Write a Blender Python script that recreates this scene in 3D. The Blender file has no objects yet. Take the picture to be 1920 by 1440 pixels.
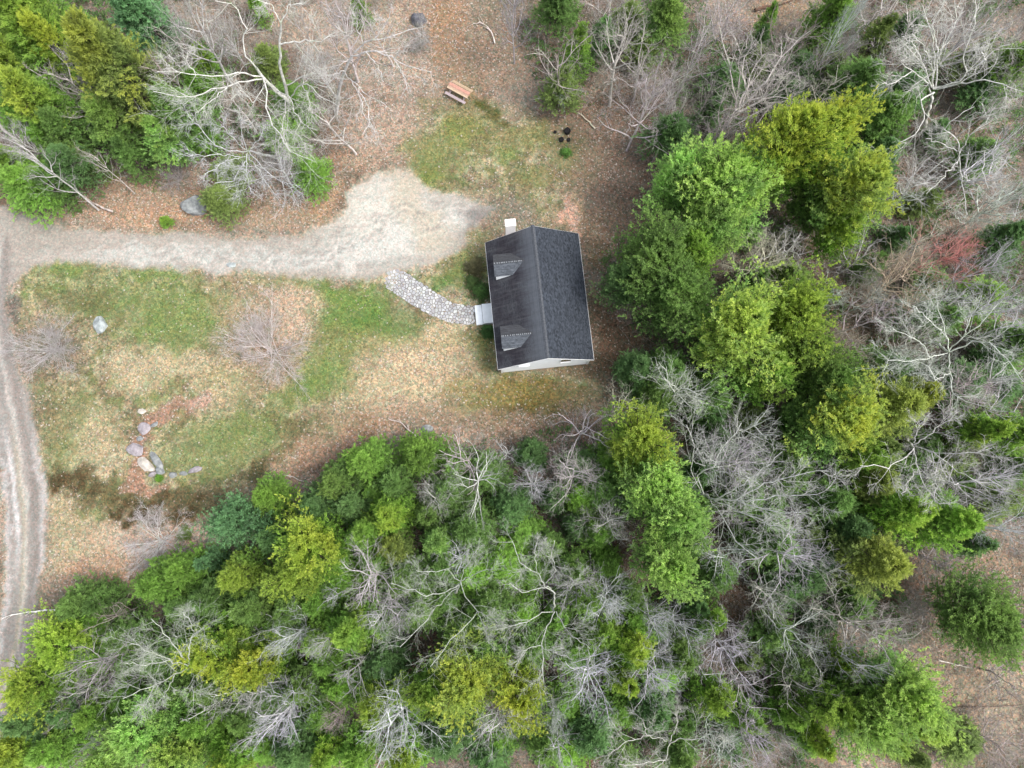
import bpy, bmesh, math, random
import numpy as np
from mathutils import Vector, Matrix

S = bpy.context.scene
COL = S.collection
rad = math.radians
# ---------------------------------------------------------------- camera
CAMH = 55.0; FPX = 1331.0; TILT = rad(9.0)
cd = bpy.data.cameras.new('camera'); cam = bpy.data.objects.new('camera', cd); COL.objects.link(cam)
cam.location = (0, 0, CAMH); cam.rotation_euler = (TILT, 0, 0)
cd.sensor_width = 36; cd.lens = 36 * FPX / 1920; cd.clip_end = 2000; cd.clip_start = 0.5
S.camera = cam
# ---------------------------------------------------------------- sky, sun, exposure
SUN_EL = rad(58); SUN_AZ = rad(105)          # azimuth clockwise from north (+Y): the sun is up to the right
w = bpy.data.worlds.new('World'); S.world = w; w.use_nodes = True
nt = w.node_tree; bg = nt.nodes['Background']
sky = nt.nodes.new('ShaderNodeTexSky'); sky.sky_type = 'NISHITA'; sky.sun_disc = False
sky.sun_elevation = SUN_EL; sky.sun_rotation = SUN_AZ; sky.air_density = 1.0; sky.dust_density = 3.0
hs = nt.nodes.new('ShaderNodeHueSaturation'); hs.inputs['Saturation'].default_value = 0.38   # overcast: the cloud greys the sky
nt.links.new(sky.outputs[0], hs.inputs['Color']); nt.links.new(hs.outputs[0], bg.inputs[0])
bg.inputs[1].default_value = 0.15
sd = bpy.data.lights.new('sun', 'SUN'); so = bpy.data.objects.new('sun', sd); COL.objects.link(so)
sd.energy = 1.35; sd.angle = rad(20); sd.color = (1.0, 0.95, 0.88)
dirv = Vector((math.sin(SUN_AZ) * math.cos(SUN_EL), math.cos(SUN_AZ) * math.cos(SUN_EL), math.sin(SUN_EL)))
so.rotation_euler = dirv.to_track_quat('Z', 'Y').to_euler(); so.location = (30, 30, 60)
S.view_settings.view_transform = 'Standard'; S.view_settings.look = 'None'
S.view_settings.exposure = 1.28; S.view_settings.gamma = 1

# ---------------------------------------------------------------- helpers
def ground_xy(px, py, z=0.0):
    """where the view ray of a photo pixel meets height z (used to lay the site out)"""
    u = (px - 960) / FPX; v = (720 - py) / FPX
    dx, dy, dz = u, v * math.cos(TILT) + math.sin(TILT), v * math.sin(TILT) - math.cos(TILT)
    s = (z - CAMH) / dz
    return s * dx, s * dy
def to_px(x, y, z=0.0):
    dep = y * math.sin(TILT) + (CAMH - z) * math.cos(TILT); up = y * math.cos(TILT) - (CAMH - z) * math.sin(TILT)
    return 960 + FPX * x / dep, 720 - FPX * up / dep
def lin(c, k=1.0):
    c = np.asarray(c, float) / 255.0
    return np.where(c <= .04045, c / 12.92, ((c + .055) / 1.055) ** 2.4) / k
GK = 1.55    # how much brighter than their base colour sunlit surfaces show
def g(*c):
    m_ = sum(c) / 3.0; k_ = .82 if c[1] >= c[0] - 4 else .58; return tuple(lin([m_ + (v - m_) * k_ for v in c], GK))

def mesh_np(name, verts, faces):
    """faces: (N,k) int array"""
    me = bpy.data.meshes.new(name)
    faces = np.asarray(faces, np.int32); n, k = faces.shape
    me.vertices.add(len(verts)); me.vertices.foreach_set('co', np.asarray(verts, np.float32).ravel())
    me.loops.add(n * k); me.loops.foreach_set('vertex_index', faces.ravel())
    me.polygons.add(n); me.polygons.foreach_set('loop_start', np.arange(0, n * k, k, dtype=np.int32))
    me.polygons.foreach_set('loop_total', np.full(n, k, np.int32))
    me.update(calc_edges=True)
    return me
def attr_f(me, name, vals):
    a = me.attributes.new(name, 'FLOAT', 'POINT'); a.data.foreach_set('value', np.asarray(vals, np.float32))
def attr_c(me, name, rgb):
    a = me.attributes.new(name, 'FLOAT_COLOR', 'POINT')
    c = np.ones((len(rgb), 4), np.float32); c[:, :3] = rgb; a.data.foreach_set('color', c.ravel())
def smooth(me): me.polygons.foreach_set('use_smooth', np.ones(len(me.polygons), bool))

def link(name, me, mat=None, parent=None, loc=None):
    o = bpy.data.objects.new(name, me); COL.objects.link(o)
    if mat and me is not None and len(me.materials) == 0: me.materials.append(mat)
    if parent: o.parent = parent
    if loc: o.location = loc
    return o
def tag(o, label=None, cat=None, group=None, kind=None):
    if label: o['label'] = label
    if cat: o['category'] = cat
    if group: o['group'] = group
    if kind: o['kind'] = kind
    return o
def empty(name, loc=(0, 0, 0), rz=0):
    o = bpy.data.objects.new(name, None); COL.objects.link(o); o.location = loc; o.rotation_euler = (0, 0, rz)
    o.empty_display_size = 0.3; return o

class MB:
    """collects boxes / prisms into one mesh"""
    def __init__(s): s.v = []; s.f = []
    def add(s, vs, fs):
        b = len(s.v); s.v += [tuple(p) for p in vs]; s.f += [tuple(b + i for i in f) for f in fs]; return s
    def box(s, x0, x1, y0, y1, z0, z1, m=None):
        vs = [Vector((x, y, z)) for z in (z0, z1) for y in (y0, y1) for x in (x0, x1)]
        if m: vs = [m @ v for v in vs]
        return s.add(vs, [(0, 2, 3, 1), (4, 5, 7, 6), (0, 1, 5, 4), (2, 6, 7, 3), (0, 4, 6, 2), (1, 3, 7, 5)])
    def prism(s, poly, d, m=None):
        """closed polygon (3d points) extruded by vector d"""
        n = len(poly); p = [Vector(q) for q in poly]; q = [a + Vector(d) for a in p]; vs = p + q
        if m: vs = [m @ v for v in vs]
        return s.add(vs, [tuple(range(n))[::-1], tuple(range(n, 2 * n))] + [(i, (i + 1) % n, n + (i + 1) % n, n + i) for i in range(n)])
    def build(s, name, mat, parent=None, bevel=0.0, loc=None):
        me = bpy.data.meshes.new(name); me.from_pydata(s.v, [], s.f)
        bm = bmesh.new(); bm.from_mesh(me); bmesh.ops.recalc_face_normals(bm, faces=bm.faces[:])
        if bevel: bmesh.ops.bevel(bm, geom=bm.edges[:], offset=bevel, segments=1, affect='EDGES')
        bm.to_mesh(me); bm.free(); return link(name, me, mat, parent, loc)

def vnoise(x, y, seed=0):
    x = np.asarray(x, float); y = np.asarray(y, float)
    xi = np.floor(x).astype(np.int64); yi = np.floor(y).astype(np.int64); fx = x - xi; fy = y - yi
    fx = fx * fx * (3 - 2 * fx); fy = fy * fy * (3 - 2 * fy)
    def h(a, b):
        n = (a * 374761393 + b * 668265263 + seed * 974634777) & 0xffffffff
        n = ((n ^ (n >> 13)) * 1274126177) & 0xffffffff; n = n ^ (n >> 16)
        return (n & 0xffff) / 65535.0
    return (h(xi, yi) * (1 - fx) + h(xi + 1, yi) * fx) * (1 - fy) + (h(xi, yi + 1) * (1 - fx) + h(xi + 1, yi + 1) * fx) * fy
def fbm(x, y, seed=0, o=4):
    s = 0; a = 0.5; t = 0
    for i in range(o):
        s = s + a * vnoise(x * 2 ** i, y * 2 ** i, seed + i * 17); t += a; a *= .5
    return s / t
def sstep(a, b, x): t = np.clip((x - a) / (b - a), 0, 1); return t * t * (3 - 2 * t)
def poly_sd(poly, X, Y):
    """signed distance, positive inside"""
    P = np.array(poly, float); n = len(P); ins = np.zeros(X.shape, bool); d2 = np.full(X.shape, 1e18)
    for i in range(n):
        ax, ay = P[i]; bx, by = P[(i + 1) % n]
        if ay != by:
            c = ((ay > Y) != (by > Y)) & (X < (bx - ax) * (Y - ay) / (by - ay) + ax); ins ^= c
        ex, ey = bx - ax, by - ay; t = np.clip(((X - ax) * ex + (Y - ay) * ey) / (ex * ex + ey * ey), 0, 1)
        d2 = np.minimum(d2, (X - ax - t * ex) ** 2 + (Y - ay - t * ey) ** 2)
    d = np.sqrt(d2); return np.where(ins, d, -d)
def line_d(pts, X, Y):
    d2 = np.full(X.shape, 1e18)
    for (ax, ay), (bx, by) in zip(pts[:-1], pts[1:]):
        ex, ey = bx - ax, by - ay; t = np.clip(((X - ax) * ex + (Y - ay) * ey) / (ex * ex + ey * ey), 0, 1)
        d2 = np.minimum(d2, (X - ax - t * ex) ** 2 + (Y - ay - t * ey) ** 2)
    return np.sqrt(d2)

# ---------------------------------------------------------------- node helpers
def new_mat(name, rough=0.8, spec=0.3):
    m = bpy.data.materials.new(name); m.use_nodes = True; n = m.node_tree; b = n.nodes['Principled BSDF']
    b.inputs['Roughness'].default_value = rough; b.inputs['Specular IOR Level'].default_value = spec
    return m, n, b
def N(n, t, **kw):
    o = n.nodes.new(t)
    for k, v in kw.items():
        if k in ('op',): o.operation = v
        elif k.startswith('i_'): o.inputs[int(k[2:])].default_value = v
        else: setattr(o, k, v)
    return o
def mixc(n, fac, a, b, mode='MIX'):
    m = n.nodes.new('ShaderNodeMix'); m.data_type = 'RGBA'; m.blend_type = mode
    for sock, v in ((m.inputs[0], fac), (m.inputs[6], a), (m.inputs[7], b)):
        if hasattr(v, 'links') or hasattr(v, 'is_linked'): n.links.new(v, sock)
        elif isinstance(v, (int, float)): sock.default_value = v
        else: sock.default_value = (*v[:3], 1)
    return m.outputs[2]
def mrange(n, v, a, b, c, d):
    m = n.nodes.new('ShaderNodeMapRange'); n.links.new(v, m.inputs[0])
    for i, x in enumerate((a, b, c, d)): m.inputs[i + 1].default_value = x
    return m.outputs[0]
def noise(n, scale, detail=4, coord=None, rough=.55):
    t = n.nodes.new('ShaderNodeTexNoise'); t.inputs['Scale'].default_value = scale; t.inputs['Detail'].default_value = detail
    t.inputs['Roughness'].default_value = rough
    if coord is not None: n.links.new(coord, t.inputs['Vector'])
    return t.outputs[0]
def voro(n, scale, coord=None, out=1, feature='F1'):
    t = n.nodes.new('ShaderNodeTexVoronoi'); t.inputs['Scale'].default_value = scale; t.feature = feature
    if coord is not None: n.links.new(coord, t.inputs['Vector'])
    return t.outputs[out]
def objco(n): return n.nodes.new('ShaderNodeTexCoord').outputs['Object']
def bump(n, b, h, strength=.5, dist=.05):
    u = n.nodes.new('ShaderNodeBump'); u.inputs['Strength'].default_value = strength; u.inputs['Distance'].default_value = dist
    n.links.new(h, u.inputs['Height']); n.links.new(u.outputs[0], b.inputs['Normal'])
def simple(name, c, rough=.7, var=.25, scale=6, spec=.3, bstr=.2):
    m, n, b = new_mat(name, rough, spec); co = objco(n)
    f = noise(n, scale, 6, co); c = np.array(c)
    n.links.new(mixc(n, mrange(n, f, .3, .7, 0, 1), tuple(c * (1 - var)), tuple(np.minimum(c * (1 + var), .9))), b.inputs['Base Color'])
    if bstr: bump(n, b, f, bstr, .02)
    return m

# ground: the painted base colour is real cover (grass, litter, gravel); leaf-sized cells and noise break it up
def ground_mat(name, leafy=True):
    m, n, b = new_mat(name, .95, .1); co = objco(n)
    at = n.nodes.new('ShaderNodeAttribute'); at.attribute_name = 'gcol'
    sp = n.nodes.new('ShaderNodeAttribute'); sp.attribute_name = 'speck'
    v1 = n.nodes.new('ShaderNodeSeparateColor'); n.links.new(voro(n, 7.5, co, 1), v1.inputs[0])
    v2 = n.nodes.new('ShaderNodeSeparateColor'); n.links.new(voro(n, 15, co, 1), v2.inputs[0])
    nz = noise(n, 2.2, 5, co, .7)
    mul = N(n, 'ShaderNodeMath', op='MULTIPLY'); n.links.new(mrange(n, v1.outputs[0], 0, 1, .68, 1.34), mul.inputs[0]); n.links.new(mrange(n, v2.outputs[0], 0, 1, .78, 1.24), mul.inputs[1])
    mul2 = N(n, 'ShaderNodeMath', op='MULTIPLY'); n.links.new(mul.outputs[0], mul2.inputs[0]); n.links.new(mrange(n, nz, .25, .75, .72, 1.28), mul2.inputs[1])
    sub = N(n, 'ShaderNodeMath', op='SUBTRACT', i_1=1.0); n.links.new(mul2.outputs[0], sub.inputs[0])
    ma = N(n, 'ShaderNodeMath', op='MULTIPLY_ADD', i_2=1.0); n.links.new(sub.outputs[0], ma.inputs[0]); n.links.new(sp.outputs['Fac'], ma.inputs[1])
    sc = N(n, 'ShaderNodeVectorMath', op='SCALE'); n.links.new(at.outputs['Color'], sc.inputs[0]); n.links.new(ma.outputs[0], sc.inputs['Scale'])
    # some leaves turn pale tan or rust
    tan = mixc(n, 1.0, sc.outputs[0], (1.35, 1.12, .92), 'MULTIPLY'); grn = mixc(n, 1.0, sc.outputs[0], (.82, 1.0, .85), 'MULTIPLY')
    c = mixc(n, mrange(n, v1.outputs[1], .2, .8, 0, 1), tan, grn)
    c = mixc(n, mrange(n, sp.outputs['Fac'], .25, .7, 0, 1), sc.outputs[0], c); n.links.new(c, b.inputs['Base Color']); bump(n, b, mul2.outputs[0], .6, .05)
    return m
# ================================================================ GROUND
M_GROUND = ground_mat('ground_cover')
def axis(lo, hi, step, far):
    a = list(np.arange(lo, hi + 1e-6, step)); d = step * 2; x = hi; up = []
    while x < far: x += d; up.append(x); d *= 1.6
    d = step * 2; x = lo; dn = []
    while x > -far: x -= d; dn.append(x); d *= 1.6
    return np.array(dn[::-1] + a + up)
gx = axis(-54, 54, .2, 420); gy = axis(-30, 54, .2, 420)
GX, GY = np.meshgrid(gx, gy); PX, PY = to_px(GX, np.maximum(GY, -150))
CLEAR = [(-300, 380), (0, 380), (130, 345), (380, 335), (520, 395), (620, 330), (660, 200), (780, 20), (880, -60), (960, 60), (1010, 200), (1200, 260), (1215, 420), (1110, 480), (1140, 600), (1180, 660),
         (1130, 770), (1000, 800), (800, 815), (640, 860), (520, 905), (400, 970), (380, 1040), (250, 1095), (100, 1140), (60, 1300), (-20, 1460), (-300, 1460)]
DRIVE = [(-250, 372), (0, 382), (60, 408), (130, 428), (250, 434), (400, 441), (500, 443), (580, 433), (625, 416), (642, 395), (650, 366), (668, 340), (705, 322), (768, 312), (792, 346), (832, 362), (890, 371), (925, 385), (918, 408),
         (892, 430), (872, 460), (842, 485), (782, 508), (735, 519), (640, 526), (560, 521), (500, 516), (400, 513), (330, 508), (250, 503), (180, 497), (110, 494), (66, 502), (32, 528), (14, 556), (-250, 560)]
ROAD = [(-250, 450), (20, 440), (30, 520), (14, 556), (20, 610), (42, 690), (62, 770), (78, 850), (86, 930), (88, 1010), (80, 1090), (68, 1160), (52, 1230), (30, 1300), (4, 1380), (-50, 1490), (-180, 1640), (-250, 1560),
        (-130, 1440), (-60, 1320), (-12, 1220), (6, 1130), (10, 1040), (4, 930), (-14, 800), (-45, 700), (-70, 600), (-250, 560)]
LAWN = [(40, 500), (200, 500), (540, 515), (740, 520), (850, 480), (905, 430), (930, 700), (1130, 700), (1120, 770), (900, 790), (700, 790), (600, 830), (530, 880), (480, 920), (400, 960), (330, 985), (220, 1010), (110, 1090), (92, 1000), (84, 850), (50, 650), (28, 560)]
LAWN2 = [(790, 200), (900, 190), (1010, 230), (1100, 260), (1110, 330), (1080, 410), (930, 420), (900, 375), (800, 355), (760, 300)]
def ground_eval(X, Y):
    """base colour, speckle amount and road masks, for world points"""
    PX, PY = to_px(X, np.maximum(Y, -150))
    wx = PX + 46 * (fbm(X / 2.2, Y / 2.2, 3) - .5) + 22 * (vnoise(X * 1.8, Y * 1.8, 9) - .5); wy = PY + 46 * (fbm(X / 2.2, Y / 2.2, 8) - .5) + 22 * (vnoise(X * 1.8, Y * 1.8, 19) - .5)
    n1 = fbm(X / 3.0, Y / 3.0, 21); n2 = fbm(X * 1.1, Y * 1.1, 33); n3 = fbm(X / 7.0, Y / 7.0, 41)
    def C(*c): return np.array(g(*c))
    col = C(154, 134, 126)[None, None, :] * np.ones(X.shape + (1,))
    def mix(c, wgt):
        nonlocal col
        wgt = np.clip(wgt, 0, 1)[..., None]; col = col * (1 - wgt) + np.array(c) * wgt
    mix(C(126, 100, 88), sstep(.45, .7, n1)); mix(C(178, 148, 132), sstep(.5, .75, n2) * .7); mix(C(112, 104, 78), sstep(.52, .7, n3) * .55)
    lawn = np.maximum(sstep(-14, 16, poly_sd(LAWN, wx, wy)), sstep(-25, 20, poly_sd(LAWN2, wx, wy)) * .9)
    mix(C(152, 142, 108), lawn)
    mix(C(128, 136, 88), lawn * sstep(.44, .62, n1) * .8); mix(C(184, 166, 134), lawn * sstep(.5, .68, n2) * .65); mix(C(116, 110, 72), lawn * sstep(.52, .64, fbm(X * .8, Y * .8, 77)) * .75); n5 = fbm(X * 2.3, Y * 2.3, 87, 3); mix(C(104, 92, 68), lawn * sstep(.6, .72, n5) * .6)
    n6 = fbm(X * 1.9, Y * 1.9, 97, 3); mix(C(108, 128, 70), lawn * sstep(.58, .68, n6) * .5); mix(C(200, 184, 152), lawn * sstep(.62, .72, fbm(X * 2.6, Y * 2.6, 98, 3)) * .5); mix(C(126, 104, 84), lawn * sstep(.56, .68, fbm(X * 1.5, Y * 1.5, 99, 3)) * .65)
    def blob(px, py, rx, ry, c, s=1.0, rot=0, soft=.55):
        r = rad(rot); dx = wx - px; dy = wy - py; a = (dx * math.cos(r) + dy * math.sin(r)) / rx; b = (-dx * math.sin(r) + dy * math.cos(r)) / ry
        mix(C(*c), sstep(1 + soft, 1 - soft, np.sqrt(a * a + b * b)) * s * (.62 + .76 * (n2 - .15)))
    def stroke(pts, wd, c, s=1.0, soft=.5): mix(C(*c), sstep(wd * (1 + soft), wd * (1 - soft), line_d(pts, wx, wy)) * s * (.7 + .5 * n2))
    GR = (112, 140, 70); GR2 = (96, 134, 60); TAN = (192, 170, 134); PINK = (180, 148, 128); ORG = (192, 142, 112); DK = (92, 78, 52); MOSS = (134, 116, 44); OL = (132, 134, 82)
    for a in ((680, 600, 105, 48, GR2, .95, 15), (640, 560, 70, 25, GR, .9, 0), (330, 595, 115, 62, GR, .75, 0), (170, 545, 110, 42, GR, .45, 0), (600, 690, 52, 60, GR, .85, 30), (560, 730, 60, 26, GR, .7, -20),
              (840, 520, 48, 20, GR2, .8, -30), (870, 500, 40, 26, OL, .7, 0), (450, 800, 95, 40, GR, .6, 0), (400, 850, 95, 45, (128, 144, 92), .7, 0), (130, 790, 55, 60, (126, 138, 84), .55, 0), (120, 860, 60, 30, GR, .4, 0),
              (850, 640, 70, 22, OL, .8, 0), (540, 530, 60, 16, GR2, .8, 5), (290, 510, 60, 14, GR, .8, 0), (115, 500, 50, 16, GR, .8, 0), (700, 640, 90, 25, OL, .6, 10),
              (500, 620, 85, 95, PINK, .95, 0), (560, 580, 45, 40, (190, 158, 138), .8, 0), (85, 650, 80, 55, (134, 116, 104), .8, 0), (260, 700, 55, 35, TAN, .8, 0), (340, 680, 65, 30, TAN, .7, 0), (190, 830, 50, 60, TAN, .6, 0),
              (780, 690, 110, 60, (192, 164, 132), .85, 0), (830, 620, 45, 22, TAN, .8, 0), (720, 740, 75, 50, TAN, .8, 0), (180, 1040, 90, 60, (190, 166, 136), .8, 0), (110, 960, 30, 60, TAN, .5, 0),
              (430, 720, 60, 30, (184, 168, 116), .7, 0), (480, 720, 40, 20, (120, 100, 78), .5, 0), (160, 560, 45, 20, DK, .45, 0), (85, 770, 22, 20, DK, .5, 0),
              (300, 948, 100, 26, (104, 88, 56), .8, 2), (200, 912, 60, 18, (100, 86, 54), .8, 0), (240, 968, 40, 20, (100, 86, 56), .8, 0), (130, 905, 34, 10, (70, 56, 36), .9, 0), (100, 800, 40, 60, (130, 116, 84), .5, 0), (740, 770, 110, 26, (172, 142, 122), .8, -6), (640, 780, 60, 30, (150, 128, 100), .6, 0), (420, 740, 60, 30, (168, 150, 120), .5, 0), (150, 900, 45, 14, DK, .9, 0), (350, 935, 50, 22, DK, .8, -20), (495, 872, 42, 14, (96, 84, 52), .95, -35), (550, 810, 26, 40, (110, 98, 62), .75, -50), (420, 920, 40, 14, DK, .6, 0),
              (985, 738, 80, 30, MOSS, .95, -4), (900, 735, 70, 26, (150, 132, 66), .7, 0), (960, 765, 40, 12, (100, 82, 46), .8, 5), (1060, 745, 60, 22, (120, 104, 58), .7, 0), (1100, 690, 60, 20, (124, 102, 74), .8, 0), (1135, 620, 36, 70, (118, 88, 70), .9, 0),
              (690, 800, 70, 26, ORG, .95, -12), (600, 850, 75, 32, (178, 136, 112), 1, -15), (680, 795, 28, 16, DK, .55, 0), (800, 785, 80, 22, (158, 130, 112), .9, 0), (960, 790, 130, 22, (150, 118, 98), .9, 0), (1080, 790, 60, 30, (140, 112, 98), .8, 0),
              (300, 1010, 105, 52, (196, 162, 150), 1, 0), (200, 1085, 75, 34, ORG, .9, 0), (120, 1110, 40, 30, (160, 132, 116), .8, 0),
              (270, 385, 190, 46, (176, 136, 112), .9, 3), (330, 405, 120, 18, ORG, .9, 0), (520, 410, 110, 22, (176, 140, 112), .9, 0), (190, 350, 60, 45, (156, 126, 108), .8, 0),
              (600, 370, 45, 26, (186, 140, 104), .8, -45), (660, 300, 40, 26, ORG, .7, 0), (700, 250, 80, 70, (170, 140, 126), .9, 0), (620, 60, 130, 90, (176, 148, 134), .9, 0), (730, 30, 60, 50, (180, 152, 134), .8, 0),
              (840, 50, 40, 80, (168, 122, 90), .95, 0), (870, 130, 60, 70, (152, 122, 98), .9, 0), (960, 100, 90, 60, (146, 120, 104), .9, 0), (870, 200, 28, 50, (140, 132, 80), .7, 0),
              (905, 195, 26, 10, (78, 84, 40), 1, 30), (925, 220, 20, 10, (86, 88, 46), .9, 30), (860, 240, 40, 26, (126, 134, 72), .8, 0), (800, 300, 50, 40, (126, 134, 80), .8, 30), (810, 330, 26, 18, (114, 132, 64), .8, 0),
              (970, 260, 70, 28, OL, .6, 0), (1060, 290, 28, 18, GR, .8, 0), (950, 290, 24, 16, GR, .6, 0), (1010, 330, 60, 18, OL, .7, 0), (1100, 300, 60, 60, (140, 112, 92), .85, 0), (1160, 350, 60, 80, (134, 106, 94), 1, 0), (1140, 420, 50, 40, (160, 128, 104), .8, 0),
              (1080, 220, 70, 30, (148, 116, 100), .8, 0), (955, 400, 55, 26, (136, 120, 116), .85, 0), (1040, 400, 40, 16, (140, 124, 92), .6, 0), (1073, 406, 15, 26, (214, 156, 138), 1.4, 0), (1120, 480, 26, 26, (130, 110, 70), .7, 0),
              (900, 460, 26, 22, (160, 150, 100), .7, 0), (920, 640, 24, 50, (112, 120, 64), .7, 0), (22, 570, 16, 40, (110, 104, 106), .9, 0),
              (1850, 1290, 110, 110, (184, 156, 132), 1, 0), (1600, 1400, 80, 60, (196, 162, 144), 1, 0), (1780, 1200, 70, 50, (160, 132, 114), .9, 0), (1830, 1060, 110, 50, (166, 134, 114), .9, 0), (1720, 1080, 60, 40, (150, 120, 104), .8, 0),
              (1390, 1130, 90, 60, (134, 98, 78), 1, 0), (1120, 1030, 80, 50, (108, 76, 60), 1, 0), (1010, 1000, 50, 22, (150, 108, 84), 1, 0), (830, 1340, 40, 20, (122, 86, 64), 1, 0), (630, 1330, 24, 60, (120, 84, 70), 1, 0), (1480, 20, 70, 22, (176, 140, 110), 1, 0), (1670, 80, 60, 50, (160, 134, 114), .9, 0),
              (1350, 100, 60, 50, (148, 122, 104), .9, 0), (1190, 180, 40, 70, (140, 112, 100), .9, 0), (1730, 310, 60, 60, (130, 102, 92), .9, 0), (1800, 370, 90, 40, (150, 124, 118), .9, 0), (1390, 960, 60, 60, (104, 82, 68), .9, 0), (1600, 620, 60, 60, (110, 92, 74), .8, 0)):
        blob(*a[:4], a[4], a[5], a[6])
    stroke([(385, 738), (345, 760), (305, 785), (278, 818), (266, 850), (243, 878), (252, 900), (276, 914), (300, 916)], 12.5, (166, 120, 100), 1.25, .5)
    stroke([(390, 735), (360, 750)], 13, (180, 138, 124), 1.1)
    mt_ = sstep(.36, .60, fbm(X * 2.0, Y * 2.0, 131, 4)); dm_ = line_d([(110, 902), (200, 925), (255, 950), (330, 954), (395, 946)], wx, wy); mix(C(88, 72, 42), sstep(34, 12, dm_) * mt_ * .95); mix(C(110, 100, 58), sstep(40, 16, dm_) * (1 - mt_) * .55); mix(C(90, 74, 44), sstep(26, 8, line_d([(205, 960), (250, 975)], wx, wy)) * mt_)
    spk = .75 + .35 * lawn * 0 + np.clip(n2 - .3, 0, .5)
    # gravel drive and dirt road
    ex = PX + 20 * (fbm(X * .9, Y * .9, 5) - .5) + 10 * (vnoise(X * 3, Y * 3, 6) - .5); ey = PY + 20 * (fbm(X * .9, Y * .9, 15) - .5) + 10 * (vnoise(X * 3, Y * 3, 16) - .5)
    sdD = poly_sd(DRIVE, ex, ey); sdR = poly_sd(ROAD, ex, ey)
    mD = sstep(-7, 9, sdD); mR = sstep(-6, 8, sdR)
    tone = fbm(X * .5, Y * 1.6, 51); streak = fbm(PX / 60, PY / 5, 52)
    cD = C(180, 177, 174) * (0.84 + .42 * (tone[..., None] - .2))
    cD = cD * (1 - .2 * sstep(.5, .7, streak))[..., None]
    def dm(c, wgt):
        nonlocal cD
        wgt = np.clip(wgt, 0, 1)[..., None]; cD = cD * (1 - wgt) + np.array(c) * wgt
    ctr = np.clip((sdD - 6) / 30, 0, 1)
    dm(C(172, 158, 146), (1 - ctr) * .7); dm(C(214, 208, 198), sstep(140, 0, np.hypot((wx - 720) / 1.5, wy - 400)) * .75)
    dm(C(204, 202, 200), sstep(26, 8, line_d([(60, 480), (200, 475), (400, 482), (560, 488), (700, 470), (800, 430), (880, 395)], wx, wy)) * .6)
    dm(C(198, 178, 146), sstep(50, 10, line_d([(760, 330), (770, 380), (815, 450)], wx, wy)) * .55); dm(C(134, 126, 126), sstep(34, 8, line_d([(890, 412), (940, 395)], wx, wy)) * .9); [dm(C(150, 143, 140), sstep(5, 1.5, np.abs(line_d([(60, 466), (200, 462), (400, 470), (560, 470), (690, 440), (760, 400), (860, 395)], wx, wy) - o_)) * sstep(.3, .6, fbm(X * 1.2, Y * 1.2, 57)) * .6) for o_ in (9, 24)]
    dm(C(178, 166, 158), sstep(18, 6, line_d([(120, 445), (300, 452), (450, 458), (560, 455)], wx, wy)) * .8); dm(C(168, 154, 144), sstep(230, 40, np.hypot(wx - 20, wy - 450)) * .75)
    mix(cD, mD)
    # the road: two pale wheel lines, tan middle, along its own course
    cl = [(-10, 520), (-15, 620), (5, 720), (24, 820), (40, 920), (46, 1020), (40, 1120), (28, 1210), (5, 1300), (-30, 1390), (-90, 1500)]
    dl = line_d(cl, ex, PY); side = np.zeros(X.shape)
    xs = np.interp(PY, [p[1] for p in cl], [p[0] for p in cl]); side = PX - xs
    cR = C(158, 148, 144) * (.85 + .4 * (fbm(X * 1.5, Y * .35, 61)[..., None] - .2))
    def rm(c, wgt):
        nonlocal cR
        wgt = np.clip(wgt, 0, 1)[..., None]; cR = cR * (1 - wgt) + np.array(c) * wgt
    rn = fbm(X * 2, Y * .3, 62); vis = sstep(760, 900, PY)
    rm(C(178, 166, 140), sstep(9, 2, np.abs(side - 2 + 8 * (rn - .5))) * .8 * vis); rm(C(206, 204, 208), sstep(7, 2, np.abs(side + 12 + 8 * (rn - .5))) * vis * sstep(1120, 960, PY) * .9)
    rm(C(200, 192, 188), sstep(5, 1, np.abs(side - 6 + 14 * (rn - .5))) * .6); rm(C(192, 184, 188), sstep(8, 3, np.abs(sdR - 7)) * vis * .7); rm(C(140, 126, 122), sstep(9, 3, np.abs(side - 24)) * .6)
    mix(cR, mR * (1 - mD * sstep(0, 60, PX)))
    spk = spk * (1 - np.maximum(mD, mR)) + .42 * np.maximum(mD, mR)
    far = sstep(700, 1500, np.hypot(PX - 960, PY - 720) - 300); mix(C(120, 104, 84), far * .0)
    return col, spk, sdD, sdR, poly_sd(CLEAR, wx, wy)
gcol, spk, sdD, sdR, sdC = ground_eval(GX, GY)
def relief(X, Y):
    px, py = to_px(X, np.maximum(Y, -150)); c = poly_sd(CLEAR, px, py)
    return .35 * (fbm(X / 5, Y / 5, 91) - .5) * sstep(30, -60, c) + .05 * (fbm(X * 1.3, Y * 1.3, 92) - .5) * sstep(20, -10, c)
GZ = relief(GX, GY)
nx, ny = len(gx), len(gy)
idx = np.arange(nx * ny).reshape(ny, nx)
quads = np.stack([idx[:-1, :-1], idx[:-1, 1:], idx[1:, 1:], idx[1:, :-1]], -1).reshape(-1, 4)
V = np.stack([GX, GY, GZ], -1).reshape(-1, 3); CC = np.clip(gcol.reshape(-1, 3), .01, .85); SP = spk.ravel()
me = mesh_np('ground', V, quads); attr_c(me, 'gcol', CC); attr_f(me, 'speck', SP); smooth(me)
tag(link('ground', me, M_GROUND), kind='structure')
def sub_sheet(name, mask, lift):
    fm = mask.ravel()[quads].all(1); q = quads[fm]; used = np.unique(q); mp = np.full(nx * ny, -1); mp[used] = np.arange(len(used))
    v = V[used].copy(); v[:, 2] += lift; me = mesh_np(name, v, mp[q]); attr_c(me, 'gcol', CC[used]); attr_f(me, 'speck', SP[used]); smooth(me)
    tag(link(name, me, M_GROUND), kind='structure')
inD = (sdD > 1) & (PX > 16); inR = (sdR > 1) & ~inD
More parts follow.
